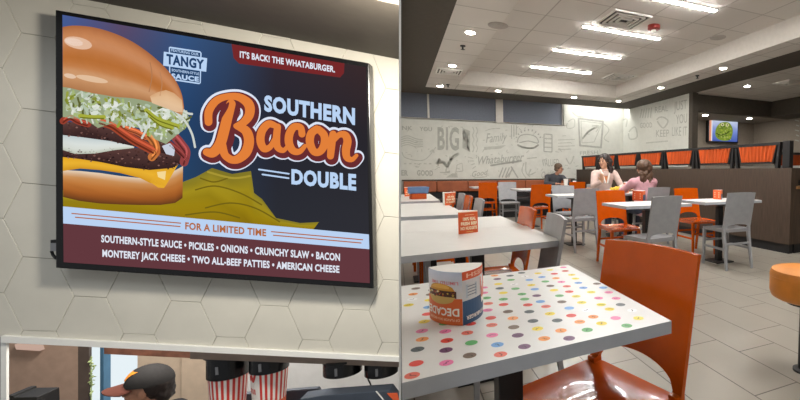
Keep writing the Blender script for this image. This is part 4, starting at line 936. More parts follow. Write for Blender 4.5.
# kitchen beyond
KW = 1.15
def kw(name, poly, mt, lab, w0=KW, w1=KW + 0.08, right=()):
    mb = MB(); prismL(mb, poly, w0, w1, 0, right); return struct(name, mb, mt, lab)
kw('wall_kitchen', [(-160, 300), (78, 300), (78, 480), (-160, 480)], M['brown'], 'brown kitchen wall left of the bright window')
kw('trim_8', [(78, 300), (89, 300), (89, 480), (78, 480)], M['darkjamb'], 'dark jamb left of the bright window', KW, KW + 0.018)
kw('wall_kitchen.001', [(137.5, 300), (181, 300), (181, 480), (137.5, 480)], M['beige'], 'beige kitchen wall behind the cap')
kw('wall_kitchen.002', [(181.3, 300), (209, 300), (209, 480), (181.3, 480)], M['beige'], 'light beige kitchen wall left of the cups', KW - 0.02)
kw('wall_kitchen.003', [(209, 300), (400, 300), (400, 480), (209, 480)], M['wwall'], 'white kitchen wall behind the cups', KW, KW + 0.08, (1, 2))
t = thing('window_3', 'bright window with blue frame behind the capped person', None, tuple(L(112, 480, KW)), 0, None, True); t['kind'] = 'structure'
mb = MB(); prismL(mb, [(89, 300), (100, 300), (100, 480), (89, 480)], KW + 0.02, KW + 0.03); prismL(mb, [(103.5, 300), (137.5, 300), (137.5, 480), (103.5, 480)], KW + 0.02, KW + 0.03); mb.build('pane', M['daylight'], t)
mb = MB(); prismL(mb, [(100, 300), (103.5, 300), (103.5, 480), (100, 480)], KW - 0.03, KW + 0.05); mb.build('window_frame', M['bluejamb'], t)
mb = MB(); random.seed(8)
M['leaf'] = pmat('garden_green', rgb(196, 212, 150), 0.7, noise=0.12)
for k in range(26): mb.ball(L(random.uniform(89.8, 94.0), random.uniform(358, 396), KW + random.uniform(-0.01, 0.012)), (0.013, 0.003, 0.006), Euler((random.uniform(-1, 1), random.uniform(-1.5, 1.5), random.uniform(-1, 1))).to_matrix(), n=8)
mb.tube([L(91.2, y, KW + 0.008) for y in range(356, 420, 8)], 0.003, 6)
o = mb.build('leafy_plant', M['leaf']); tag(o, 'pale green leaves seen at the left edge of the bright window', 'plant')
kw('trim_9', [(104, 338), (209, 344), (209, 359), (104, 354)], M['hood'], 'copper brown strip under the hatch head', 0.75, 0.80)
kw('trim_10', [(190, 338), (400, 346), (400, 367), (190, 359)], M['shelf'], 'brown shelf edge the cup dispensers hang from', 0.195, 0.215, (1, 2))
mb = MB(); prismL(mb, [(14.5, 344.5), (38, 346), (39.5, 351), (16, 349.5)], KW - 0.03, KW + 0.01); o = mb.build('kitchen_lamp', emat('kitchen_lamp_glow', (0.9, 0.62, 0.5, 1), 0.6)); tag(o, 'pinkish lamp at the top left corner of the hatch', 'lamp')
mb = MB(); prismL(mb, [(7, 395.5), (13, 395.5), (13, 397.5), (37, 397.0), (38, 430), (7, 430)], 0.25, 0.35); o = mb.build('counter_equipment', M['black'], bevel=0.004); tag(o, 'black machine top at the bottom left of the hatch', 'machine')
# machines on the counter at the bottom right
mb = MB(); prismL(mb, [(236, 394.5), (318, 388), (321, 394), (321, 460), (236, 460)], 0.46, 0.49); o = mb.build('counter_equipment', M['bluegrey'], bevel=0.008); tag(o, 'slate machine top below the hanging cups', 'machine')
t = thing('order_display', 'slate box with orange triangle at bottom right of hatch', 'display', tuple(L(350, 460, 0.2)), 0, None, True)
mb = MB(); prismL(mb, [(300, 399), (322, 395.5), (389, 390.5), (400, 399), (400, 460), (300, 460)], 0.14, 0.22, 0, (3, 4)); mb.build('casing', M['bluegrey'], t, bevel=0.004)
mb = MB(); prismL(mb, [(387, 393.6), (397.2, 393.2), (399.0, 400), (393, 400)], 0.134, 0.139, 0); prismL(mb, [(375.5, 391.5), (376.6, 391.4), (384, 400), (382.6, 400)], 0.134, 0.139, 1); mb.build('marking', [M['cuporange'], M['ltrim']], t)
# cups hanging in dispensers
def axis_pts(cx, y0, y1, w): return L(cx, y0, w), L(cx, y1, w)
def hang_cup(label, cx, y0, y1, r0, r1, w, logo):
    p, q = axis_pts(cx, y0, y1, w); ax = (q - p); ln = ax.length; s = (L(cx + 1, y0, w) - L(cx, y0, w)).length * 0.98
    t = thing('paper_cup_stack', label, 'cup', tuple(q), 0, 'striped cups in the dispensers', True)
    mb = MB(); n = 44; R = V((0, 0, 1)).rotation_difference(ax.normalized()).to_matrix(); prof = [(r0 * s, 0), (r1 * s, ln)]
    for k in range(n):
        a0, a1 = 2 * PI * k / n, 2 * PI * (k + 1) / n; mid = R @ V((math.cos((a0 + a1) / 2), math.sin((a0 + a1) / 2), 0)); side = mid.dot(LU); front = mid.dot(LN) < 0
        segs = 12
        for h in range(segs):
            pts = []
            for (aa, tt) in ((a0, h / segs), (a1, h / segs), (a1, (h + 1) / segs), (a0, (h + 1) / segs)):
                rr = (r0 + (r1 - r0) * tt) * s; pts.append(p + R @ V((rr * math.cos(aa), rr * math.sin(aa), ln * tt)))
            mi = k % 2
            if logo and front and -1.0 < side < -0.12: mi = 1
            if logo and h >= 7: mi = 2
            mb.flat(pts, mi)
    mb.flat([p + R @ V((r0 * s * math.cos(2 * PI * k / n), r0 * s * math.sin(2 * PI * k / n), 0)) for k in range(n)], 1); mb.flat([p + R @ V((r1 * s * math.cos(2 * PI * k / n), r1 * s * math.sin(2 * PI * k / n), ln)) for k in range(n)], 1)
    mb.build('cup_wall', [M['red'], M['cupwhite'], M['cuporange']], t)
    if logo:
        # winged letter mark and tiny stripes on the white panel, curved round the cup
        def onc(x, y):
            tt = (y - y0) / (y1 - y0); rr = (r0 + (r1 - r0) * tt) * s + 0.0007; dx = (x - cx) * s / 0.98 * 0.9; dx = max(-rr * 0.99, min(rr * 0.99, dx)); return p + ax * tt + LU * dx - LN * math.sqrt(rr * rr - dx * dx)
        mb = MB(); x0 = cx - r0
        stroke(mb, [(x0 + 2.4, y0 + 4, 1.1), (x0 + 4.2, y0 + 9, 1.6), (x0 + 6.5, y0 + 5, 1.3), (x0 + 8.5, y0 + 9.5, 1.5), (x0 + 12, y0 + 2, 1.2)], 1.2, onc, None, 0)
        for k in range(4): stroke(mb, [(x0 + 2.6 + k * 2.6, y0 + 18), (x0 + 2.8 + k * 2.6, y0 + 22)], 0.8, onc, None, 0)
        mb.build('logo', M['red'], t)
    return t
def dispenser(label, cx, y0, y1, r, w, flange):
    p, q = axis_pts(cx, y0, y1, w); ax = q - p; ln = ax.length; s = (L(cx + 1, y0, w) - L(cx, y0, w)).length * 0.96
    t = thing('cup_dispenser', label, 'cup dispenser', tuple(q), 0, 'black cup dispensers under the hatch head', True)
    mb = MB(); mb.lathe([(r * s * 0.9, 0), (r * s * 1.0, ln * 0.25), (r * s * 1.0, ln), (r * s * 0.86, ln), (r * s * 0.86, ln * 0.4)], p, 36, 0, ax.normalized()); mb.build('collar', M['blackgloss'], t, smooth=40)
    mb = MB(); mb.lathe([(flange * s, 0), (flange * s, ln * 0.14)], p - ax.normalized() * 0.004, 36, 0, ax.normalized()); mb.build('mounting_ring', M['black'], t, smooth=40)
    mb = MB(); mb.box((-0.006, -0.004, -0.02), (0.006, 0.004, 0.02)); mb.v = [p + ax * 0.55 - LN * r * s + v for v in mb.v]; mb.build('clip', M['chrome'], t)
dispenser('black cup dispenser above left striped cups', 228.5, 351, 374, 20, 0.34, 23)
dispenser('black cup dispenser above right striped cups', 269.5, 352, 368.5, 19, 0.30, 23)
dispenser('empty flat black dispenser left of the wire', 343, 357, 371.5, 19.5, 0.28, 21)
dispenser('empty flat black dispenser at the divider', 381.5, 358, 372.5, 17, 0.28, 17)
hang_cup('red and white striped cup stack, left of two', 228.5, 372, 425, 18.5, 14.5, 0.34, False)
hang_cup('striped cup stack with red winged logo and orange band, right of two', 269.5, 366, 420, 18, 14, 0.30, True)
mb = MB(); mb.tube([L(x, y, 0.30) for x, y in catmull([(366, 373), (368.5, 380), (371, 386), (371.5, 396), (371, 420)], 4)], 0.004, 8); o = mb.build('cable', M['black']); tag(o, 'thin dark cable hanging between the flat dispensers', 'cable')
# left room floor
mb = MB(); mb.box((-7, -1.6, -1.80), (-0.0045, 6.5, -1.72)); struct('floor.001', mb, M['floor'], 'floor of the lower counter area')

# person with cap
f = (-LU * 0.95 - LN * 0.18 + V((0, 0, 0.02))).normalized(); f.z = 0.0; f.normalize()
hc_ = L(149, 388, 0.66); rgt = f.cross(V((0, 0, 1))); FZ = -1.72; hz = hc_.z
def hair_cap(mb, P, R):
    mb.ball(P(0, -0.03, 0.02), (0.083, 0.085, 0.08), R, 14); mb.ball(P(0, -0.07, -0.03), (0.062, 0.04, 0.06), R, 12)
def cap_extra(t, P, R, sc, tfv, rr, hc):
    mb = MB(); n = 28; rows = 8; vs = []; fs = []
    for th in (0, 0.006):
        for i in range(rows + 1):
            ph = PI / 2 * i / rows
            for k in range(n):
                a = 2 * PI * k / n; c = math.cos(ph)
                vs.append(P((0.090 - th) * c * math.cos(a), -0.008 + (0.104 - th) * c * math.sin(a), 0.038 + (0.098 - th) * math.sin(ph)))
    N = (rows + 1) * n
    for o_ in (0, N):
        for i in range(rows):
            for k in range(n): q = (o_ + i * n + k, o_ + i * n + (k + 1) % n, o_ + (i + 1) * n + (k + 1) % n, o_ + (i + 1) * n + k); fs.append(q if o_ == 0 else q[::-1])
    for k in range(n): fs.append((k, k + N, (k + 1) % n + N, (k + 1) % n))
    mb.add(vs, fs); cp = mb.build('cap', M['cap'], t, smooth=60); cp['label'] = 'black baseball cap'; cp['_off'] = t['_off']
    mb = MB(); m_ = 16
    def bp(u, v, dz): a = PI * (0.12 + 0.76 * u); x = 0.086 * math.cos(a); yy = 0.10 * math.sin(a); ext = 0.098 * v * math.sin(a) ** 0.6; return P(x, -0.008 + yy + ext, 0.046 - 0.020 * v - 0.018 * (x / 0.086) ** 2 + dz)
    for dz in (0, -0.005):
        for i in range(m_):
            for j in range(4):
                q = [bp(i / m_, j / 4, dz), bp((i + 1) / m_, j / 4, dz), bp((i + 1) / m_, (j + 1) / 4, dz), bp(i / m_, (j + 1) / 4, dz)]; mb.flat(q if dz == 0 else q[::-1])
    for i in range(m_): mb.flat([bp(i / m_, 1, 0), bp((i + 1) / m_, 1, 0), bp((i + 1) / m_, 1, -0.005), bp(i / m_, 1, -0.005)])
    mb.build('brim', M['brim'], cp)
    mb = MB()
    def ep(x, z_): return P(x, -0.008 + 0.1075 * math.sqrt(max(0, 1 - (x / 0.092) ** 2 - ((z_ - 0.038) / 0.100) ** 2)), z_)
    for i in range(8):
        for j in range(4):
            x0, x1 = -0.05 + i * 0.0125, -0.05 + (i + 1) * 0.0125; z0, z1 = 0.075 + j * 0.011, 0.075 + (j + 1) * 0.011
            mb.flat([ep(x0, z0), ep(x1, z0), ep(x1, z1), ep(x0, z1)])
    mb.build('emblem', M['emblem'], cp)
def at(h, r=0.0, fw_=0.0): return V((hc_.x, hc_.y, h)) + rgt * r + f * fw_
person('person in a black cap with orange emblem seen through the hatch', (hc_.x, hc_.y, FZ), M['skin_b'], M['uniform'], M['hair_dark'], f, f, hc_,
       (at(hz - 0.235, -0.19, -0.03), at(hz - 0.235, 0.19, -0.03)), (at(hz - 0.72, -0.09, -0.03), at(hz - 0.72, 0.09, -0.03)), (at(hz - 0.52, -0.25, 0.0), at(hz - 0.52, 0.25, 0.0)), (at(hz - 0.60, -0.2, 0.22), at(hz - 0.60, 0.2, 0.22)),
       ((at(hz - 0.60, -0.2, 0.22), f, (0, 0, 1)), (at(hz - 0.60, 0.2, 0.22), f, (0, 0, 1))), (at(FZ + 0.5, -0.1, 0), at(FZ + 0.5, 0.1, 0)), (at(FZ + 0.075, -0.1, -0.03), at(FZ + 0.075, 0.1, -0.03)), hair_cap, 'shirt', cap_extra)

# ------------------------------------------------------------------ menu screen
t = thing('menu_screen', 'large wall menu screen advertising a burger, mounted on tiled wall', 'screen', tuple(L(215, 278, 0.05)), 0, None, True)
mb = MB(); prismL(mb, [(55.2, 9.6), (369, 63), (373.6, 288.6), (55.6, 268)], 0.0, 0.055); mb.build('frame', M['blackgloss'], t, bevel=0.004)
mb = MB(); prismL(mb, [(150, 90), (290, 110), (290, 220), (150, 205)], 0.055, WW - 0.003); mb.build('wall_bracket', M['black'], t)
pm = MB()
def F(k): return lambda x, y: L(x, y, -0.0012 - 0.0005 * k)
q0 = (62.4, 14.8), (366.2, 67.2), (369.8, 283.2), (63.6, 262.2)
def Q(a, b): return (q0[0][0] * (1 - a) * (1 - b) + q0[1][0] * a * (1 - b) + q0[2][0] * a * b + q0[3][0] * (1 - a) * b, q0[0][1] * (1 - a) * (1 - b) + q0[1][1] * a * (1 - b) + q0[2][1] * a * b + q0[3][1] * (1 - a) * b)
# picture ground: blurred blue on the left to slate grey on the right
bgc = {0.0: [(70, 92, 150), (48, 78, 122), (44, 74, 112), (52, 78, 108)], 0.2: [(90, 74, 104), (40, 70, 112), (36, 66, 104), (44, 70, 98)], 0.4: [(54, 84, 128), (36, 66, 106), (38, 66, 100), (48, 66, 84)], 0.55: [(50, 70, 102), (40, 54, 80), (42, 52, 70), (50, 54, 62)], 0.7: [(50, 44, 54), (38, 38, 48), (42, 44, 52), (46, 48, 56)], 1.0: [(58, 42, 44), (40, 38, 44), (46, 46, 52), (46, 47, 54)]}
ks = sorted(bgc)
def bg(a, b):
    for i in range(len(ks) - 1):
        if ks[i] <= a <= ks[i + 1]: break
    ff = (a - ks[i]) / (ks[i + 1] - ks[i]); j = min(int(b * 3), 2); g = b * 3 - j
    mix = lambda p, q_, r: [p[z] + (q_[z] - p[z]) * r for z in range(3)]
    c = mix(mix(bgc[ks[i]][j], bgc[ks[i]][j + 1], g), mix(bgc[ks[i + 1]][j], bgc[ks[i + 1]][j + 1], g), ff); return rgb(*c)
NX, NY = 30, 16
for i in range(NX):
    for j in range(NY):
        a0, a1, b0, b1 = i / NX, (i + 1) / NX, j / NY, (j + 1) / NY
        pm.flat([F(0)(*Q(a0, b0)), F(0)(*Q(a1, b0)), F(0)(*Q(a1, b1)), F(0)(*Q(a0, b1))], 0, [bg(a0, b0), bg(a1, b0), bg(a1, b1), bg(a0, b1)])
def poly(P, c, k): fillpoly(pm, P, F(k), c)
def rr_(a): return random.uniform(-a, a)
# yellow paper
gridpatch(pm, [(62.9, 190), (120, 188), (172, 186), (196, 177), (212, 168), (232, 174), (251, 171), (254, 193), (262, 199), (276, 218), (300, 223), (319, 222)], [(63.2, 212), (110, 214), (150, 217), (180, 220), (205, 222), (225, 224), (243, 226), (255, 228), (268, 229), (284, 230), (300, 231), (312, 231)], 6, F(1), [rgb(128, 118, 40), rgb(158, 138, 30), rgb(150, 126, 18), rgb(140, 112, 16)], 0.25)
for P in ([(195, 190), (215, 186), (240, 193), (262, 205)], [(205, 208), (230, 203), (255, 208), (280, 222)], [(185, 215), (215, 212), (240, 218)], [(200, 178), (214, 182), (228, 178)]): stroke(pm, P, 0.7, F(2), rgb(112, 96, 22))
stroke(pm, [(208, 172), (232, 178), (250, 176)], 1.0, F(2), rgb(168, 150, 52))
# burger: heel, cheese, patties, bacon, slaw, crown
gridpatch(pm, [(62.9, 170), (80, 171), (100, 173), (120, 176), (140, 178), (160, 178), (176, 170), (183, 166)], [(63.2, 197), (80, 201), (100, 203.5), (120, 204.5), (140, 205), (160, 205), (175, 203), (182.5, 198)], 9, F(3), [rgb(228, 206, 180), rgb(206, 148, 92), rgb(188, 120, 60), rgb(176, 104, 46), rgb(150, 84, 36), rgb(96, 58, 30)], 0.12)
gridpatch(pm, [(62.9, 152), (80, 155), (100, 158), (120, 160), (140, 162), (158, 163), (172, 163), (180, 162)], [(62.9, 171), (80, 168.5), (100, 170), (120, 173), (140, 178), (150, 183), (165, 186), (173, 172)], 5, F(4), [rgb(176, 122, 24), rgb(226, 168, 42), rgb(236, 180, 52), rgb(206, 146, 34)], 0.08)
poly([(150, 182), (158, 187.5), (164, 188), (168, 182), (176, 168), (160, 166)], rgb(230, 172, 46), 4)
poly([(157, 172), (166, 171), (165, 180), (158, 177)], rgb(244, 216, 150), 5)
def patty(top, bot, k, seed, N=150):
    gridpatch(pm, top, bot, 3, F(k), [rgb(92, 62, 58), rgb(72, 48, 46), rgb(52, 34, 34)], 0.35); random.seed(seed)
    for _ in range(N):
        i = random.randrange(len(top) - 1); u, v = random.random(), random.uniform(-0.05, 1.06)
        x = (top[i][0] * (1 - u) + top[i + 1][0] * u) * (1 - v) + (bot[i][0] * (1 - u) + bot[i + 1][0] * u) * v; y = (top[i][1] * (1 - u) + top[i + 1][1] * u) * (1 - v) + (bot[i][1] * (1 - u) + bot[i + 1][1] * u) * v
        if x < 64.5: continue
        s = random.uniform(0.6, 1.7); c = random.choice([rgb(120, 84, 78), rgb(56, 36, 36), rgb(88, 58, 52), rgb(136, 100, 92), rgb(40, 26, 28), rgb(76, 48, 42)])
        poly([(x - s, y + rr_(.4)), (x + rr_(.5), y - s * 0.7), (x + s, y + rr_(.4)), (x + rr_(.5), y + s * 0.7)], c, k + 1)
patty([(62.9, 147), (80, 149), (100, 149), (125, 148), (150, 148), (170, 150), (190, 150)], [(62.9, 157), (80, 159), (100, 162), (125, 167), (150, 170), (172, 168), (188, 160)], 5, 1)
gridpatch(pm, [(62.9, 133), (75, 134), (95, 137), (115, 139), (135, 141)], [(62.9, 150), (75, 154), (95, 153.5), (115, 150), (134, 148)], 4, F(6), [rgb(176, 190, 194), rgb(208, 216, 214), rgb(222, 226, 220), rgb(190, 196, 180)], 0.06)
patty([(62.9, 122), (80, 122), (95, 124), (110, 127), (128, 132), (150, 140), (172, 142)], [(62.9, 135), (80, 137), (95, 139), (110, 141), (128, 145), (150, 150), (174, 156)], 7, 2, 110)
# bacon
for P, r, c in (([(63, 121), (70, 117), (78, 121), (88, 124)], 3.4, rgb(150, 62, 46)), ([(100, 121), (112, 125), (122, 132), (134, 140), (147, 147), (156, 152)], 4.6, rgb(160, 70, 46)), ([(118, 122), (126, 128), (137, 132), (146, 137)], 3.0, rgb(190, 98, 60)), ([(148, 134), (154, 142), (156, 151), (152, 157)], 4.2, rgb(196, 116, 60)), ([(176, 138), (181, 144), (186, 152), (184, 162)], 4.4, rgb(146, 66, 66)), ([(170, 144), (178, 150), (186, 158)], 3.0, rgb(120, 52, 50))):
    stroke(pm, P, r, F(9), c); stroke(pm, [(x + 0.6, y - r * 0.35) for x, y in P], r * 0.22, F(10), [min(1, q * 1.9) for q in c[:3]] + [1]); stroke(pm, [(x - 0.4, y + r * 0.5) for x, y in P], r * 0.2, F(10), [q * 0.4 for q in c[:3]] + [1])
poly([(162, 146), (170, 143), (175, 149), (174, 156), (166, 154)], rgb(200, 206, 220), 10)
# slaw
poly([(62.8, 86), (80, 88), (104, 93), (130, 96), (152, 100), (170, 106), (186, 112), (190, 119), (186, 128), (178, 134), (166, 144), (152, 138), (140, 128), (126, 126), (110, 124), (98, 128), (86, 120), (62.8, 117)], rgb(150, 162, 128), 10)
random.seed(12)
for k in range(230):
    x = random.uniform(65, 186); y0_ = 87 + (x - 63) * 0.20; y1_ = (117 + (x - 63) * 0.12) if x < 140 else 128 + 6 * math.sin((x - 140) / 12)
    y = random.uniform(y0_, y1_); l = random.uniform(2.5, 7.5); a = random.choice([random.gauss(0.4, 0.6), random.gauss(1.5, 0.4)])
    c = random.choice([rgb(206, 214, 200), rgb(222, 226, 214), rgb(186, 198, 180), rgb(164, 182, 120), rgb(128, 138, 52), rgb(176, 192, 168), rgb(214, 220, 210), rgb(92, 96, 46), rgb(150, 160, 66), rgb(196, 206, 190)])
    P = [(x, y), (x + l * 0.5 * math.cos(a) + rr_(.8), y + l * 0.5 * math.sin(a) + rr_(.8)), (x + l * math.cos(a), y + l * math.sin(a))]
    if min(p[0] for p in P) < 64.4: continue
    stroke(pm, P, random.uniform(0.6, 1.5), F(11 + k % 3), c, n=3)
for k in range(46):
    x = random.uniform(66, 178); y = random.uniform(90 + (x - 63) * 0.2, 114 + (x - 63) * 0.1); r_ = random.uniform(2.0, 4.6); n_ = random.randint(5, 7); a0 = random.uniform(0, 6)
    P = [(max(64, x + r_ * random.uniform(0.5, 1.3) * math.cos(a0 + 2 * PI * q / n_)), y + r_ * random.uniform(0.4, 0.9) * math.sin(a0 + 2 * PI * q / n_)) for q in range(n_)]
    poly(P, random.choice([rgb(214, 222, 208), rgb(226, 230, 222), rgb(196, 208, 190), rgb(204, 214, 198), rgb(178, 190, 150), rgb(134, 140, 60)]), 13)
for P in ([(176, 112), (185, 121), (192, 134), (195, 147)], [(181, 108), (187, 113), (192, 114)], [(150, 120), (146, 130), (142, 138)], [(128, 118), (138, 124), (142, 131)]): stroke(pm, P, 1.1, F(14), rgb(206, 212, 204))
for P in ([(80, 116), (92, 117), (104, 117)], [(146, 110), (156, 118), (166, 122), (178, 126)], [(150, 116), (160, 124), (172, 128)]): stroke(pm, P, 2.0, F(14), rgb(166, 172, 62)); stroke(pm, [(x, y + 1.4) for x, y in P], 0.6, F(15), rgb(110, 112, 30))
# crown
ct = catmull([(62.6, 27), (72, 25.6), (86, 26.2), (100, 28.8), (116, 34), (132, 41.5), (147, 51.5), (160, 62.5), (170, 73), (177, 83), (182, 95), (184, 108)], 3)
cb = catmull([(62.8, 87), (70, 88), (80, 90.5), (92, 93), (104, 95), (116, 97), (130, 98), (142, 100), (154, 103), (165, 107), (175, 112), (182, 115)], 3)
gridpatch(pm, ct, cb, 14, F(16), [rgb(168, 102, 62), rgb(196, 130, 84), rgb(202, 140, 98), rgb(188, 118, 66), rgb(182, 110, 54), rgb(190, 120, 66), rgb(208, 158, 116), rgb(194, 140, 96), rgb(174, 120, 78)], 0.05)
for (cx, cy, a, b, c) in ((78, 43, 14, 6, rgb(226, 186, 158)), (74, 42, 9, 3.8, rgb(236, 208, 190)), (92, 79, 16, 3, rgb(226, 190, 156)), (70, 76, 6, 2.4, rgb(228, 196, 168))):
    P = [(cx + a * math.cos(2 * PI * k / 20), cy + 0.18 * a * math.cos(2 * PI * k / 20) + b * math.sin(2 * PI * k / 20)) for k in range(20)]
    poly([(max(x, 63), y) for x, y in P], c, 17)
stroke(pm, [(150, 62), (152, 76), (149, 92)], 0.5, F(17), rgb(176, 122, 84)); stroke(pm, [(160, 72), (162, 84), (160, 96)], 0.45, F(17), rgb(184, 130, 92))
gridpatch(pm, [(150, 96), (158, 92), (166, 90), (174, 93), (182, 100)], [(152, 103), (160, 106), (168, 109), (176, 112), (183, 112)], 3, F(17), [rgb(214, 166, 122), rgb(228, 192, 152), rgb(222, 186, 150)], 0.06)
# red banner
BAN = rgb(118, 40, 42); WH = rgb(226, 232, 244); BLU = rgb(186, 212, 244); MAR = rgb(98, 56, 62)
poly([(231.5, 44), (344.5, 63.4), (344, 73), (340, 77.5), (239, 63.5), (233.6, 58)], BAN, 2)
text_px(pm, "IT'S BACK! THE WHATABURGER.", (239.8, 57.6), (335, 72.6), 6.6, F(3), WH, 0, 0.035, 6.2)
# round-cornered badge
poly([(168.8, 47.5), (170, 46.6), (200, 51.2), (201.6, 53), (200.8, 83), (199, 84.2), (170.6, 80), (169.2, 78)], BLU, 2); poly([(170, 48.2), (200.3, 52.8), (199.7, 82.8), (170.4, 78.6)], rgb(38, 68, 106), 3)
poly([(163.8, 51.6), (207.2, 58.2), (206.2, 71.8), (163.2, 65.6)], BLU, 4)
text_px(pm, 'TANGY', (166.4, 64.0), (204.2, 69.6), 10.4, F(5), rgb(36, 66, 106), 0, 0.045, 9.8)
text_px(pm, 'FEATURING OUR', (171.4, 51.4), (198.6, 55.8), 2.6, F(5), BLU, 0, 0.02, 2.5); text_px(pm, 'SOUTHERN-STYLE', (171.6, 71.2), (199, 75.2), 2.6, F(5), BLU, 0, 0.02, 2.5)
text_px(pm, 'SAUCE', (171.4, 78.4), (198.8, 81.8), 5.2, F(5), BLU, 0, 0.05, 5.0)
# headline words
text_px(pm, 'SOUTHERN', (264.2, 111.2), (355.0, 125.2), 16.2, F(6), BLU, 0, 0.05, 17.0)
text_px(pm, 'DOUBLE', (291.4, 184.2), (356.2, 190.8), 15.2, F(6), BLU, 0, 0.05, 16.6)
stroke(pm, [(258.8, 169.4), (288.8, 173.8)], 0.8, F(6), BLU); stroke(pm, [(262.4, 174.4), (288.6, 178.2)], 0.8, F(6), BLU)
# script word, drawn as swelling brush strokes
SCR = [
    [(208.5, 122, 4.6), (209, 111, 4.8), (216, 101, 4.6), (227, 96.6, 4.0), (239, 97.2, 4.6), (248.5, 104, 5.6), (249.5, 114, 5.4), (244, 122, 4.6), (236, 126, 3.4)],
    [(237, 126, 4.0), (246, 131, 5.4), (249, 141, 5.8), (246, 152, 5.8), (238, 159, 5.0), (230, 159.5, 4.2), (226, 155, 3.6)],
    [(231, 104, 5.4), (227.5, 117, 5.8), (224, 131, 6.0), (220, 144, 6.0), (213, 152.5, 5.6), (206.5, 152, 4.4)],
    [(222, 145, 5), (225, 155, 4.6), (231, 159.5, 4.4)],
    [(276, 126, 3.6), (268.5, 124, 4.4), (262, 131, 4.8), (260.5, 141, 4.8), (264, 148.5, 4.4), (270, 147, 3.6), (275, 139, 3.4)],
    [(277.5, 127, 4.2), (276.5, 138, 4.4), (277.5, 147, 4.2), (283, 150.5, 3.2), (287, 147, 2.6)],
    [(302, 134, 4.2), (300.5, 127.5, 4.0), (294, 127, 4.4), (289.5, 134, 4.8), (289, 143, 4.8), (293, 150.5, 4.4), (299.5, 151.5, 3.6), (305, 146, 2.8)],
    [(316.5, 129, 4.4), (311, 134, 4.8), (310, 143, 4.8), (314, 151.5, 4.4), (320, 151.5, 4.4), (324.5, 144, 4.8), (324, 135, 4.6), (318.5, 129.5, 4.4)],
    [(333, 134, 4.2), (331.5, 145, 4.6), (330.5, 156, 4.2)],
    [(333, 142, 2.8), (339, 135, 3.6), (345, 135, 4.4), (347.5, 141, 4.8), (346, 150, 4.8), (347, 157.5, 4.2), (352, 159.5, 3.2), (356.5, 155.5, 2.6)]]
for k, (ex, d, c) in enumerate(((4.4, (0.8, 1.6), rgb(222, 230, 246)), (2.6, (1.2, 2.2), rgb(106, 44, 48)), (0.2, (0, 0), rgb(106, 44, 48)), (-0.7, (0, 0), rgb(226, 128, 58)))):
    for P in SCR: stroke(pm, P, 1, F(7 + k * 0.7), c, extra=ex, d=d, n=9)
for P in ([(219, 121, 1.0), (222, 113, 2.6), (226, 107, 2.2), (228.5, 103, 0.8)], [(235.5, 121, 0.6), (237.5, 114, 2.2), (238.5, 107, 1.8), (238, 103, 0.6)], [(229, 152, 0.8), (230.5, 145, 2.0), (232.5, 138, 2.0), (234, 132, 0.7)], [(266, 143, 0.5), (268.5, 137, 1.2), (271, 131, 0.6)], [(295.5, 146, 0.4), (294.5, 139, 1.0), (296.5, 132, 0.4)], [(316, 146, 0.5), (317.5, 140, 1.3), (318, 134, 0.5)], [(338, 158, 0.5), (338.5, 150, 1.2), (340.5, 142, 0.5)]):
    stroke(pm, P, 1, F(10), rgb(106, 44, 48), n=4)
# lower bands and lines of writing
poly([(63.0, 206.4), (368.9, 234.4), (369.3, 249.2), (63.2, 223.4)], rgb(186, 210, 242), 6); poly([(63.2, 223.4), (369.3, 249.2), (369.8, 283.2), (63.6, 262.2)], MAR, 6)
BR = rgb(178, 104, 62)
for P in ([(71.5, 213.4), (181, 223.2)], [(75, 217.2), (180.4, 226.6)], [(271, 231.6), (363, 239.8)], [(273, 235.2), (361.4, 243.0)]): stroke(pm, P, 0.55, F(7), BR)
text_px(pm, 'FOR A LIMITED TIME', (185.2, 229.4), (266.2, 236.4), 7.2, F(7), BR, 0, 0.035, 7.2)
text_px(pm, 'SOUTHERN-STYLE SAUCE \u2022 PICKLES \u2022 ONIONS \u2022 CRUNCHY SLAW \u2022 BACON', (101.2, 242.2), (340, 261), 7.3, F(7), WH, 0, 0.035, 7.4)
text_px(pm, 'MONTEREY JACK CHEESE \u2022 TWO ALL-BEEF PATTIES \u2022 AMERICAN CHEESE', (102.4, 256.8), (339.4, 273), 7.3, F(7), WH, 0, 0.035, 7.2)
pm.build('picture', M['screen'], t)
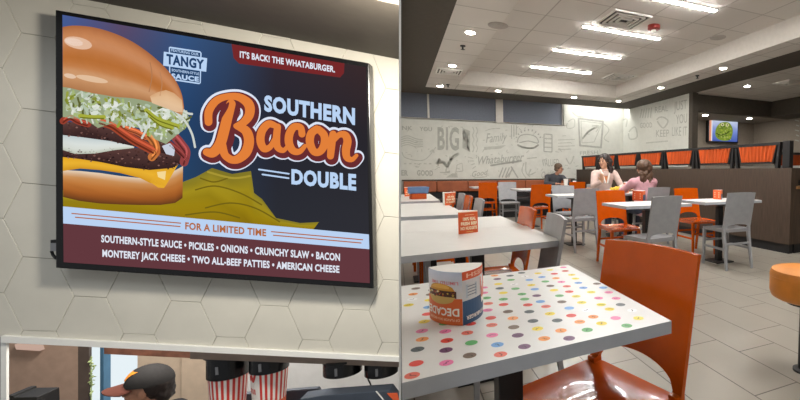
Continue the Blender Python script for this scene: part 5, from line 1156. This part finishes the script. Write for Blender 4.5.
mb = MB(); prismL(mb, [(50.2, 243), (56, 243), (56, 251), (50.2, 251)], 0.03, 0.06, 1); prismL(mb, [(50.5, 240), (56, 239.5), (56, 243), (50.5, 243)], 0.03, 0.055, 0)
mb.tube([L(51.5, 251, 0.045), L(53, 255, 0.05), L(56, 258.5, 0.05), L(60, 259, 0.06)], 0.005, 8, 0); mb.build('side_connector', [M['black'], M['chrome']], t)
# lamp that lights the tiled wall from the soffit
ld = bpy.data.lights.new('counter_downlight', 'AREA'); ld.shape = 'DISK'; ld.size = 0.22; ld.energy = 27; ld.color = (1.0, 0.92, 0.80)
lo = bpy.data.objects.new('counter_downlight', ld); C.objects.link(lo); lo.location = Luv(0.80, -0.57, -0.92); lo.rotation_euler = (Luv(0, 0.1, 0.1) - lo.location).to_track_quat('-Z', 'Y').to_euler()

def lamp(name, loc, aim, size, e, col):
    l_ = bpy.data.lights.new(name, 'AREA'); l_.shape = 'SQUARE'; l_.size = size; l_.energy = e; l_.color = col
    o_ = bpy.data.objects.new(name, l_); C.objects.link(o_); o_.location = loc; o_.rotation_euler = (V(aim) - V(loc)).to_track_quat('-Z', 'Y').to_euler()
lamp('added_lobby_fill', (-0.7, 0.2, 2.5), (-0.9, 2.2, 0.9), 0.8, 20, (0.93, 0.97, 1.0))  # added cool fill for the tiled wall, not a known fitting
lamp('added_kitchen_fill', tuple(L(200, 330, 0.7) + V((0, 0, 1.0))), tuple(L(200, 420, 0.8)), 0.6, 42, (1.0, 0.95, 0.88))  # added out of view to brighten the dark kitchen
# ------------------------------------------------------------------ world and finishing
w = bpy.data.worlds.new('world'); SC.world = w; w.use_nodes = True
w.node_tree.nodes['Background'].inputs[0].default_value = (0.95, 0.97, 1.0, 1); w.node_tree.nodes['Background'].inputs[1].default_value = 0.30
SC.view_settings.view_transform = 'Standard'; SC.view_settings.look = 'None'; SC.view_settings.gamma = 1; SC.view_settings.use_curve_mapping = False
SC.view_settings.exposure = 0.0
SC.cycles.max_bounces = 6
for o in bpy.data.objects:
    if o.get('_off') is not None: del o['_off']
